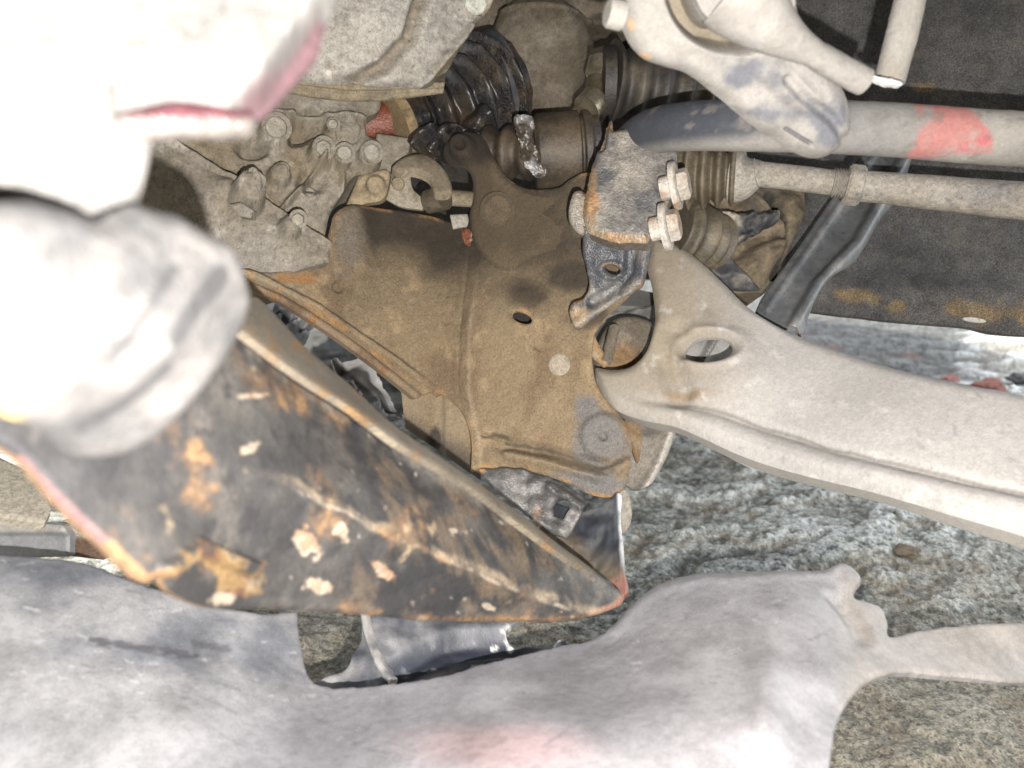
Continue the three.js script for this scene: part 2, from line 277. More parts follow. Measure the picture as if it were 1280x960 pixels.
// scratches and nicks scattered over a sheet: [n, x0, y0, x1, y1, length, width, slope, spread]
function nicks(list) {
  const S = []; for (const [n, x0, y0, x1, y1, len, w, sl, sp] of list) for (let i = 0; i < n; i++) { const x = lerp(x0, x1, rnd()), y = lerp(y0, y1, rnd()), l = len * (0.25 + rnd() * rnd() * 1.5), a = sl + (rnd() - 0.5) * sp; S.push([x, y, x + Math.cos(a) * l, y + Math.sin(a) * l, w * (0.5 + rnd()), 0.4 + 0.6 * rnd()]); }
  return (x, y) => { let m = 0; for (const s of S) { if (x < Math.min(s[0], s[2]) - 8 || x > Math.max(s[0], s[2]) + 8 || y < Math.min(s[1], s[3]) - 8 || y > Math.max(s[1], s[3]) + 8) continue; const v = s[5] * ss(s[4], s[4] * 0.3, segd(x, y, [s[0], s[1]], [s[2], s[3]]) + 1.2 * n3(x * 0.25, y * 0.25, 4)); if (v > m) m = v; } return m; };
}
const blot = (P, f, lo, hi, dx = 0, o = 4) => ss(lo, hi, fbm(P, f, o, dx));
// ================================================================ the setting
{ // trodden ground: one sheet, fine under the car, coarse far away
  const S = [], Z = []; for (let i = 0; i <= 30; i++) S.push(-9 + 8.5 * (i / 30) ** 0.5); for (let i = 1; i <= 110; i++) S.push(-0.5 + 0.5 * i / 110); for (let i = 1; i <= 620; i++) S.push(0.8 * i / 620); for (let i = 1; i <= 30; i++) S.push(0.8 + 8.2 * (i / 30) ** 2);
  for (let i = 0; i < 14; i++) Z.push(9 - i * 0.66); for (let z = 0.35; z < 90; z *= z < 0.5 ? 1.02 : z < 2.2 ? 1.0036 : z < 4 ? 1.008 : 1.04) Z.push(-z);
  const nx = S.length, pos = [], col = [], idx = [], P = V(0, 0, 0);
  for (const z of Z) for (const s of S) {
    const x = s * (Math.abs(z) + 0.25); P.set(x, 0, z);
    const near = Math.exp(-Math.max(0, -z - 1) * 0.5);
    const low = fbm(P, 1.7, 3), wx = V(x + 0.05 * fbm(P, 6, 2, 3), 0, z * 1.4 + 0.35 * x), mid = fbm(wx, 7, 3, 5), fine = fbm(P, 30, 3, 9), g2 = fbm(P, 120, 2, 19), grit = near > 0.45 ? g2 : 0;
    const crust = ss(-0.07, 0.06, mid + 0.22 * fine + 0.02 * g2) + ss(0.1, 0.2, mid + 0.22 * fine + 0.02 * g2), pit = ss(0.06, 0.26, fbm(wx, 40, 3, 41) - 0.35 * mid);
    const big = lerp(0.42, 0.8, ss(0.6, 1.3, -z)), y = 0.03 * low + big * (0.014 * mid + 0.007 * crust + 0.0035 * fine - 0.0035 * pit) + 0.0032 * grit + 0.0012 * (near > 0.6 ? fbm(P, 260, 1, 77) : 0);
    pos.push(x, y, z);
    let c = mix([0.29, 0.295, 0.26], [0.46, 0.475, 0.44], ss(-0.25, 0.25, 0.4 * mid + 0.6 * fine + 0.8 * g2 + 0.08));
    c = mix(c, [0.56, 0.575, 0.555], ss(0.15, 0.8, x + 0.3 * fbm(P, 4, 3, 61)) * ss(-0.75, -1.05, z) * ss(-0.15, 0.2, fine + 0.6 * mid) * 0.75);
    c = mix(c, [0.2, 0.165, 0.11], ss(0.0, 0.24, fbm(P, 3.3, 4, 23) - 0.4 * mid + 0.3 * fine) * 0.5);
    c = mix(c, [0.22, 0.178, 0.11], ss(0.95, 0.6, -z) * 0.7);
    c = mix(c, [0.12, 0.115, 0.095], pit * 0.8); c = mix(c, [0.15, 0.145, 0.12], ss(-0.02, -0.28, 0.6 * fine + 0.9 * g2) * 0.8);  // pits and hollows darkened in colour to stand in for relief shading
    c = mix(c, [0.2, 0.17, 0.125], (ss(-0.07, 0.0, mid + 0.12 * fine) - ss(0.0, 0.07, mid + 0.12 * fine)) * 0.75);
    c = mul(c, lerp(1, 0.22, ss(1.5, 2.1, -z) * ss(0.68, 0.56, x / -z + 0.1 * mid)));  // shade put into the colour: far ground darkened except towards the sunlit right
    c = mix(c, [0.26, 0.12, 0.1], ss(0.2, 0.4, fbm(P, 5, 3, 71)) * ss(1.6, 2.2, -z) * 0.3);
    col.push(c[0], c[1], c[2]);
  }
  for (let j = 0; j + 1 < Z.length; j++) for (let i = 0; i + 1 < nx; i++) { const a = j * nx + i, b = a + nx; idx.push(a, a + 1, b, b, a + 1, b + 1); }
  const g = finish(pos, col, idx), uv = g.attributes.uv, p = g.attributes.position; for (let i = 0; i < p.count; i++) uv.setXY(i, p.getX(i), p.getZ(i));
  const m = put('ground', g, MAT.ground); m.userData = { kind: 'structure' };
}
{ // the car around: floor, bulkhead, bonnet, wings; unseen nose extended past the camera to block front daylight
  const car = thing('car_body', 'dark dusty underside and engine bay wall of the car behind all the parts, with an unseen nose extended to block daylight', 'car');
  const dark = (P) => mix([0.035, 0.033, 0.03], [0.1, 0.085, 0.065], blot(P, 9, -0.1, 0.4)), red = (P) => P.y > 0.925 ? mix([0.4, 0.03, 0.035], K.dust, blot(P, 4, 0.1, 0.5)) : dark(P);
  const ext = (pts, x0, x1) => { const s = new THREE.Shape(pts.map(([z, y]) => new THREE.Vector2(z, y))); const g = new THREE.ExtrudeGeometry(s, { depth: x1 - x0, bevelEnabled: true, bevelSize: 0.012, bevelThickness: 0.012, bevelSegments: 2 }); g.rotateY(Math.PI / 2); g.translate(x0, 0, 0); return g; };
  // (z grows to the front of the extrusion: mirrored so that -z is the rear)
  const body = ext([[-0.62, 0.62], [-0.5, 0.84], [0.1, 0.92], [1.05, 0.99], [1.75, 1.42], [3.1, 1.44], [3.95, 1.02], [4.0, 0.42], [3.7, 0.365], [1.12, 0.365], [1.1, 0.86], [0.12, 0.84], [-0.4, 0.76], [-0.5, 0.3], [-0.6, 0.26]], -0.95, 0.72);
  put('shell', paint(body, red), MAT.paint, car);
  put('bulkhead', paint(ext([[1.02, 0.4], [1.04, 0.87], [1.08, 0.87], [1.085, 0.4]], -0.9, 0.68), dark), MAT.felt, car);
  put('wing', paint(ext([[-0.45, 0.8], [-0.5, 0.32], [-0.1, 0.34], [0.2, 0.6], [0.62, 0.76], [0.95, 0.7], [1.08, 0.5], [1.1, 0.85]], 0.69, 0.715), red), MAT.paint, car);
  put('wing', paint(ext([[-0.45, 0.8], [-0.5, 0.32], [-0.1, 0.34], [0.2, 0.6], [0.62, 0.76], [0.95, 0.7], [1.08, 0.5], [1.1, 0.85]], -0.945, -0.92), red), MAT.paint, car);
}
{ // wheel arch liner of dark felt
  const t = thing('wheel_arch_liner', 'dark felt wheel arch liner with mud along its lower edge behind the tie rod', 'liner');
  put('felt_panel', slab({
    outline: [[840, -40, 1], [1330, -40, 1], [1330, 421, 1], [1240, 417], [1205, 410], [1130, 402], [1060, 394], [1000, 387], [960, 378, 1], [985, 320], [1010, 240, 1], [930, 225, 1], [880, 120]], depth: [[850, 0, 0.86], [1000, 380, 0.82], [1280, 0, 0.78], [1280, 410, 0.74], [1130, 200, 0.83]], step: 4, thick: 0.006, edge: 0.002,
    relief: (x, y) => 0.012 * ss(40, 0, Math.abs(below(x, y, [[980, 352], [1060, 366], [1330, 388]]))) * (y > 340 ? 1 : 0.4) + 0.006 * n3(x * 0.006, y * 0.006, 3) + 0.003 * n3(x * 0.02, y * 0.03, 8),
    color: (x, y, P) => { let c = mix([0.085, 0.084, 0.086], [0.145, 0.141, 0.136], blot(P, 14, -0.3, 0.4)); const mud = Math.max(gauss(x, y, 1068, 374, 42, 10), gauss(x, y, 1213, 392, 40, 12), gauss(x, y, 1120, 386, 12, 7), 0.7 * gauss(x, y, 1140, 112, 60, 14), 0.7 * gauss(x, y, 1240, 400, 90, 14)); c = mix(c, [0.25, 0.185, 0.105], ss(0.3, 0.7, mud * 0.9 + 0.9 * fbm(V(P.x * 0.5, P.y, P.z), 70, 5))); return mix(c, [0.19, 0.17, 0.14], blot(P, 50, 0.14, 0.4, 4) * 0.5); },
  }), MAT.felt, t);
  put('mud_flake', slab({ outline: ellipse(1218, 400, 15, 3, 0.12, 14), depth: 0.745, step: 2, thick: 0.002, color: () => K.pale }), MAT.dusty, t);
}
{ // glossy strip across the liner
  const t = thing('plastic_strip', 'glossy black ribbed plastic strip running down to the control arm', 'plastic strip');
  put('strip', slab({
    outline: [[1072, 200, 1], [1090, 178, 1], [1142, 186, 1], [1128, 235], [1100, 275], [1072, 322], [1036, 352], [1018, 378], [1002, 420, 1], [940, 400, 1], [952, 372], [990, 320], [1030, 262]], depth: [[1110, 190, 0.77], [950, 390, 0.68], [1010, 400, 0.67]], step: 2.5, thick: 0.004, edge: 0.002,
    relief: (x, y) => 0.011 * ss(13, 3, lined(x, y, [[1136, 190], [1110, 240], [1070, 310], [1022, 360], [990, 415]])) + 0.003 * ss(6, 1, lined(x, y, [[1096, 190], [1040, 270], [960, 385]])),
    color: (x, y, P) => mix([0.1, 0.106, 0.112], [0.22, 0.22, 0.215], blot(V(P.x * 1, P.y * 0.5, P.z), 45, -0.1, 0.5) * 0.7),
  }), MAT.gloss, t);
}
{ // gearbox dome behind
  const t = thing('gearbox_dome', 'rounded dusty grey gearbox dome behind the greasy driveshaft boot', 'gearbox housing'), c = at(683, 82, 0.86), s = (px) => mm(px, 0.82);
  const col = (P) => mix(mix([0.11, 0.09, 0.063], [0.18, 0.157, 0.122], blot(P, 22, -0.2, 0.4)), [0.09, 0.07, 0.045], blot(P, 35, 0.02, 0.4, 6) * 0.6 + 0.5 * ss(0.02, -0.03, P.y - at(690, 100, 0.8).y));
  const a = at(672, 60, 0.82), b = at(690, 130, 0.83), e = at(655, 0, 0.86), f2 = at(735, -20, 0.86);
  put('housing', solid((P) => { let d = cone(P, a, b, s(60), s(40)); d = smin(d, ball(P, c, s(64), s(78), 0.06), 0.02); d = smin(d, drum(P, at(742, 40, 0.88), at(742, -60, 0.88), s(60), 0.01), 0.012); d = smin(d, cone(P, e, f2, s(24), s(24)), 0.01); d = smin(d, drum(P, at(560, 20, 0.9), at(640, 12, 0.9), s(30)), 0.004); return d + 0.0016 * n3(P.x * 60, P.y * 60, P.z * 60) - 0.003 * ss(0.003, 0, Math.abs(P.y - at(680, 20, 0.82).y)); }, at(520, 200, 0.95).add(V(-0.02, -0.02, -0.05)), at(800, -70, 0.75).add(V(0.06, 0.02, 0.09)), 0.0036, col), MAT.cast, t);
}
{ // greasy boot of the driveshaft
  const t = thing('driveshaft', 'black grease-soaked driveshaft boot with red brown shaft at the gearbox', 'driveshaft');
  const A = at(496, 156, 0.735), B = at(622, 104, 0.79), mid = at(560, 134, 0.755);
  const grease = (P) => mix(mix([0.007, 0.0065, 0.007], [0.045, 0.03, 0.016], blot(P, 26, -0.15, 0.3)), [0.1, 0.085, 0.06], blot(P, 60, 0.12, 0.4, 3) * 0.8);
  put('boot', sweep([A, mid, B], (t2) => { const r = lerp(mm(36, 0.73), mm(60, 0.79), ss(0.12, 0.9, t2)), w = t2 < 0.2 || t2 > 0.93 ? 0 : Math.cos((t2 - 0.2) / 0.73 * Math.PI * 11); return r + 0.005 * w * (0.55 + t2); }, grease, { nt: 150, na: 60, rough: 0.005, rf: 55 }), MAT.grease, t, 'torn black boot wet with grease');
  put('boot_clamp', sweep([at(492, 158, 0.733), at(503, 154, 0.737)], () => mm(41, 0.73), (P) => mix([0.26, 0.19, 0.1], K.brown, blot(P, 60, 0, 0.3)), { nt: 6 }), MAT.dusty, t);
  put('shaft', sweep([at(440, 158, 0.74), at(490, 152, 0.745)], () => mm(28, 0.74), (P) => mix([0.13, 0.034, 0.018], [0.2, 0.06, 0.03], blot(P, 60, 0, 0.4)), { nt: 10 }), MAT.paint, t, 'red brown painted shaft end');
  put('clamp_band', sweep([at(614, 106, 0.787), at(627, 102, 0.79)], () => mm(63, 0.79), (P) => mix([0.05, 0.055, 0.065], [0.12, 0.11, 0.1], blot(P, 60, 0, 0.4)), { nt: 8, na: 60 }), MAT.gloss, t);
  const flap = (cx, cy, w, h, d, r) => slab({ outline: [[cx - w, cy - h * 0.2], [cx, cy - h], [cx + w * 0.8, cy - h * 0.5], [cx + w, cy + h * 0.5], [cx + w * 0.2, cy + h], [cx - w * 0.7, cy + h * 0.6]], depth: d, step: 2, thick: 0.004, edge: 0.0018, relief: (x, y) => 0.007 * Math.sin(x * r + y * 0.07) + 0.004 * n3(x * 0.08, y * 0.08, d * 30), color: (x, y, P) => grease(P) });
  put('torn_flap', flap(566, 178, 40, 24, 0.7, 0.13), MAT.grease, t); put('torn_flap', flap(600, 156, 22, 26, 0.72, 0.1), MAT.grease, t); put('torn_flap', flap(540, 176, 30, 20, 0.695, 0.1), MAT.grease, t);
}
{ // second boot of the steering gear, upper right, with its metal unions
  const t = thing('steering_rack_boot', 'dark ribbed rubber boot tapering to the right behind the stabilizer bar', 'rubber boot');
  const d = (P) => mix([0.022, 0.02, 0.018], [0.08, 0.066, 0.047], blot(P, 40, -0.1, 0.4));
  put('boot', sweep([at(762, 104, 0.7), at(830, 112, 0.71), at(905, 132, 0.73)], (u) => lerp(mm(46, 0.7), mm(24, 0.72), ss(0.1, 1, u)) + 0.0042 * Math.cos(u * Math.PI * 2 * 5.2), d, { nt: 120, na: 52 }), MAT.rubber, t);
  put('boot_end', sweep([at(752, 104, 0.7), at(766, 104, 0.7)], () => mm(44, 0.7), d, { nt: 8 }), MAT.rubber, t);
  const u = thing('hydraulic_union', 'oily brass pipe union with two collars beside the ribbed boot', 'pipe union'), oil = (P) => mix([0.1, 0.08, 0.045], [0.035, 0.025, 0.015], blot(P, 60, -0.05, 0.25));
  put('pipe', sweep([at(754, 66, 0.71), at(749, 100, 0.71), at(742, 122, 0.7), at(728, 146, 0.69)], () => mm(15, 0.7), oil, { nt: 40, rough: 0.001 }), MAT.grease, u);
  put('collar', sweep([at(753, 78, 0.706), at(749, 94, 0.703)], () => mm(18, 0.7), (P) => mix([0.62, 0.56, 0.42], oil(P), 0.25), { nt: 4 }), MAT.metal, u);
  put('collar', sweep([at(745, 124, 0.69), at(733, 136, 0.685)], () => mm(18, 0.7), (P) => mix([0.62, 0.56, 0.42], oil(P), 0.3), { nt: 4 }), MAT.metal, u);
  put('hex_nut', headGeo(at(753, 80, 0.706), at(755, 64, 0.712).sub(at(753, 80, 0.706)), mm(21, 0.7), 0.009, 6, [0.06, 0.05, 0.04]), MAT.grease, u);
}
{ // round mount bush
  const t = thing('rubber_mount', 'round brown rubber mount with torn shiny foil beside the rusty bracket', 'rubber mount'), c = (P) => mix(mix([0.072, 0.054, 0.033], [0.028, 0.021, 0.014], blot(P, 35, -0.2, 0.3)), [0.03, 0.032, 0.036], ss(0.0, 0.03, P.x - at(722, 180, 0.66).x) * blot(P, 50, -0.1, 0.1, 7));
  put('bush', sweep([at(668, 192, 0.69), at(748, 186, 0.69)], (u) => mm(48, 0.68) * (u < 0.06 ? 0.9 + u * 1.6 : 1) - 0.004 * (Math.abs(u - 0.72) < 0.03 ? 1 : 0) - 0.005 * ss(0.86, 0.9, u), c, { nt: 70, na: 60 }), MAT.rubber, t);
  put('sleeve', sweep([at(600, 190, 0.72), at(680, 192, 0.7)], (u) => mm(30, 0.7) - 0.003 * Math.cos(u * 20), c, { nt: 40 }), MAT.rubber, t);
  put('foil', slab({ outline: [[643, 148], [652, 143], [664, 146], [668, 160], [664, 175], [672, 190], [676, 205], [684, 215], [674, 222], [660, 212], [652, 198], [650, 180], [645, 165]], depth: 0.655, step: 1.6, thick: 0.0012, tear: 2.5, relief: (x, y) => 0.004 * n3(x * 0.1, y * 0.06, 4) + 0.0012 * n3(x * 0.4, y * 0.3, 7), color: (x, y, P) => mix([0.16, 0.16, 0.165], [0.045, 0.035, 0.025], blot(P, 60, -0.28, 0.0)) }), MAT.gloss, t, 'torn shiny foil');
}
// ================================================================ engine side, upper left
{ // gearbox case
  const t = thing('gearbox_case', 'dusty cast gearbox case with bolt bosses under the engine sump', 'gearbox');
  const seam = [[150, 130], [215, 180], [275, 220], [340, 262], [420, 312]], bosses = [[345, 162, 24, 0.01], [404, 190, 21, 0.012], [464, 192, 19, 0.008], [428, 198, 13, 0.014], [418, 158, 9, 0.006], [350, 217, 17, 0.012], [437, 160, 30, 0.004], [300, 268, 24, 0.02], [352, 300, 16, 0.012], [390, 235, 14, 0.004]];
  const C = (x, y, P) => { let c = mix([0.185, 0.163, 0.126], [0.26, 0.235, 0.192], blot(P, 16, -0.3, 0.35)); c = mix(c, [0.165, 0.122, 0.062], blot(P, 10, -0.08, 0.3, 8) * 0.8); c = mix(c, [0.12, 0.1, 0.075], blot(P, 45, 0.1, 0.4, 3) * 0.6); if (below(x, y, seam) > 0) c = mix(c, [0.17, 0.158, 0.14], 0.6); return mix(c, [0.33, 0.31, 0.27], blot(P, 80, 0.25, 0.4, 12) * 0.6); };
  const caseGeo = slab({
    outline: [[120, 120, 1], [250, 95, 1], [340, 92, 1], [480, 105, 1], [478, 130], [462, 140], [461, 160], [478, 172], [481, 195], [472, 212], [446, 214], [430, 238], [416, 262], [410, 300], [404, 338, 1], [330, 352, 1], [270, 330], [120, 300, 1]], depth: [[170, 180, 0.6], [330, 130, 0.66], [470, 120, 0.7], [420, 300, 0.66], [300, 330, 0.61], [170, 280, 0.58]], step: 2, thick: 0.07, edge: 0.004,
    relief: (x, y) => { const s = below(x, y, seam); let h = s > 0 ? 0.02 * ss(0, 12, s) - 0.03 * ss(40, 130, s) : -0.008 - 0.012 * ss(-30, -4, s); h -= 0.014 * ss(22, 8, Math.hypot((x - 372) / 1.3, y - 158)) + 0.012 * ss(20, 6, Math.hypot((x - 392) / 1.2, (y - 222) / 1.1)) + 0.014 * ss(18, 6, Math.hypot((x - 318) / 1.5, y - 178)) + 0.01 * ss(16, 4, Math.hypot(x - 446, (y - 232) / 1.3)); h += 0.005 * ss(6, 2, Math.abs(s + 7)) + 0.004 * ss(5, 1, Math.abs(s - 16)); for (const [a, b, r, k] of bosses) { const q = Math.hypot(x - a, y - b); h += 1.35 * k * (1 - ss(r * 0.6, r, q)) - 0.0035 * ss(2.5, 0.5, Math.abs(q - r * 0.55)) ; } h += 0.007 * ss(5, 2, lined(x, y, [[330, 135], [400, 140], [478, 148]])) + 0.012 * ss(5, 1, lined(x, y, [[404, 200], [376, 234], [350, 260]])) + 0.006 * ss(5, 1, lined(x, y, [[430, 212], [432, 240]])) + 0.009 * bump(x, y, 387, 150, 24, 0.25) * (y < 165 ? -1 : 0); h += 0.012 * gauss(x, y, 275, 256, 24, 16) - 0.004 * ss(3, 0, Math.abs(below(x, y, [[250, 185], [330, 226], [345, 240]]))); return h + 0.0016 * n3(x * 0.06, y * 0.06, 5); }, color: C,
  });
  put('case', caseGeo, MAT.cast, t);
  const ax = V(0.1, -0.15, 1).normalize();
  const bolts = [[345, 163, 0.652, 13, 20], [403, 190, 0.664, 10, 6], [428, 198, 0.66, 9, 20], [464, 192, 0.688, 10, 20], [357, 298, 0.606, 8, 6], [416, 158, 0.672, 6, 20]];
  for (const [x, y, d0, r, sides] of bolts) { const p = caseGeo.userData.on(x, y), d = d0, b = put('bolt', headGeo(p.clone().addScaledVector(ax, 0.0005), ax, mm(r, d), 0.006, sides, (P) => mix([0.23, 0.21, 0.17], [0.31, 0.29, 0.25], blot(P, 80, -0.1, 0.3))), MAT.cast, t); put('washer', headGeo(p.clone().addScaledVector(ax, -0.001), ax, mm(r * 1.45, d), 0.002, 20, [0.2, 0.18, 0.145]), MAT.cast, b); }
  put('lug', slab({ outline: [[286, 255, 1], [300, 252, 1], [316, 262, 1], [313, 272, 1], [298, 270, 1]], depth: 0.572, step: 1.6, thick: 0.01, edge: 0.002, color: C }), MAT.cast, t);
  put('web', slab({ outline: [[470, 166, 1], [512, 172, 1], [510, 190], [500, 198], [494, 214, 1], [466, 214, 1]], depth: 0.705, step: 2, thick: 0.02, edge: 0.002, color: C }), MAT.cast, t);
}
{ // sump
  const t = thing('engine_sump', 'pale dusty cast aluminium engine sump above the greasy boot', 'engine sump');
  const groove = [[535, -20], [512, 48], [478, 84], [440, 104]];
  const C = (x, y, P) => { let c = mix([0.22, 0.207, 0.18], [0.29, 0.278, 0.25], blot(P, 12, -0.3, 0.35)); c = mix(c, [0.15, 0.12, 0.08], 0.75 * ss(13, 3, lined(x, y, groove))); c = mix(c, [0.2, 0.155, 0.085], 0.7 * ss(20, 4, lined(x, y, [[552, 96], [585, 58], [618, 12]]))); c = mix(c, [0.16, 0.13, 0.1], blot(P, 40, 0.12, 0.45, 3) * 0.5); return mix(c, [0.4, 0.38, 0.34], blot(P, 90, 0.27, 0.4, 12)); };
  put('pan', slab({
    outline: [[280, -40, 1], [640, -40, 1], [624, -8], [614, 12], [600, 26], [592, 40], [586, 62], [576, 84], [562, 94], [555, 107], [540, 112], [480, 110], [430, 107], [380, 104], [352, 86], [320, 60]], depth: [[330, 40, 0.56], [400, 100, 0.575], [550, 105, 0.6], [600, 0, 0.62], [480, 20, 0.56]], step: 2.2, thick: 0.06, edge: 0.01,
    relief: (x, y) => { const q = lined(x, y, groove); let h = -0.009 * ss(14, 2, q) + 0.004 * gauss(x, y, 455, 40, 50, 40); h += 0.007 * ss(9, 0, lined(x, y, [[526, 108], [556, 72], [588, 34]])) - 0.01 * ss(0, 30, below(x, y, [[520, 120], [556, 74], [600, 20], [640, -30]])); const r = Math.hypot(x - 594, y - 4); h += 0.006 * (1 - ss(20, 25, r)) - 0.005 * (1 - ss(15, 18, r)); h += 0.004 * gauss(x, y, 440, 22, 14, 12); return h + 0.003 * n3(x * 0.02, y * 0.02, 2) + 0.001 * n3(x * 0.1, y * 0.1, 6); }, color: C,
  }), MAT.cast, t);
  put('flange', slab({ outline: [[310, 88, 1], [360, 98], [440, 106], [556, 104, 1], [554, 118, 1], [470, 128], [400, 125], [310, 108, 1]], depth: [[330, 100, 0.635], [550, 110, 0.645], [440, 100, 0.638]], step: 2, thick: 0.03, edge: 0.003, relief: (x, y) => -0.003 * ss(2, 0, Math.abs(below(x, y, [[310, 100], [440, 116], [560, 112]]))), color: (x, y, P) => mix([0.21, 0.175, 0.115], [0.14, 0.12, 0.085], blot(P, 40, -0.1, 0.4)) }), MAT.cast, t, 'tan sump flange');
  put('drain_plug', headGeo(at(594, 4, 0.602), V(0.1, -0.2, 1), mm(14, 0.6), 0.006, 24, (P) => mix([0.33, 0.34, 0.3], [0.4, 0.39, 0.35], blot(P, 70, 0, 0.3))), MAT.cast, t);
}
{ // linkage clutter between gearbox and subframe
  const t = thing('shift_linkage', 'small dusty selector levers and pins between gearbox and subframe', 'gear linkage'), c = (P) => mix([0.22, 0.185, 0.13], [0.11, 0.085, 0.055], blot(P, 40, -0.1, 0.35));
  put('arched_lever', slab({ outline: [[490, 207], [505, 194], [528, 190], [545, 198], [560, 216], [565, 238], [545, 240], [538, 222], [520, 213], [500, 213]], depth: [[495, 205, 0.67], [560, 235, 0.66], [530, 190, 0.69]], step: 1.8, thick: 0.005, edge: 0.003, color: (x, y, P) => c(P) }), MAT.dusty, t);
  put('pin', sweep([at(536, 252, 0.68), at(556, 247, 0.67)], () => mm(15, 0.68), (P) => mul(c(P), 0.45), { nt: 8 }), MAT.rubber, t);
  put('rod', sweep([at(545, 246, 0.685), at(600, 250, 0.69)], () => mm(10, 0.68), c, { nt: 20 }), MAT.dusty, t);
  put('bracket', slab({ outline: [[430, 262, 1], [448, 220, 1], [484, 212], [484, 236], [476, 250], [455, 254, 1], [444, 264, 1]], depth: 0.69, step: 2, thick: 0.01, edge: 0.002, relief: (x, y) => 0.005 * bump(x, y, 470, 232, 14), color: (x, y, P) => mix([0.3, 0.24, 0.15], c(P), blot(P, 30, -0.1, 0.3)) }), MAT.dusty, t);
  put('plate', slab({ outline: [[482, 216, 1], [512, 218, 1], [516, 236], [532, 250, 1], [528, 262, 1], [500, 258], [478, 246, 1]], depth: 0.7, step: 2, thick: 0.006, edge: 0.0015, color: (x, y, P) => mix([0.3, 0.27, 0.21], c(P), blot(P, 40, 0, 0.3)) }), MAT.dusty, t);
  put('pin_head', headGeo(at(498, 230, 0.69), V(0, 0, 1), mm(8, 0.69), 0.004, 16, c), MAT.dusty, t);
  put('clip', slab({ outline: [[562, 268, 1], [584, 267, 1], [588, 282, 1], [566, 286, 1]], depth: 0.7, step: 1.6, thick: 0.01, edge: 0.002, color: (x, y, P) => [0.3, 0.28, 0.24] }), MAT.dusty, t);
  put('rust_lump', slab({ outline: [[576, 290], [586, 286], [596, 300], [594, 314], [582, 306]], depth: 0.69, step: 1.6, thick: 0.012, edge: 0.003, relief: (x, y) => 0.004 * n3(x * 0.2, y * 0.2, 3), color: (x, y, P) => mix([0.17, 0.06, 0.03], [0.3, 0.22, 0.15], blot(P, 90, 0, 0.3)) }), MAT.sand, t);
}
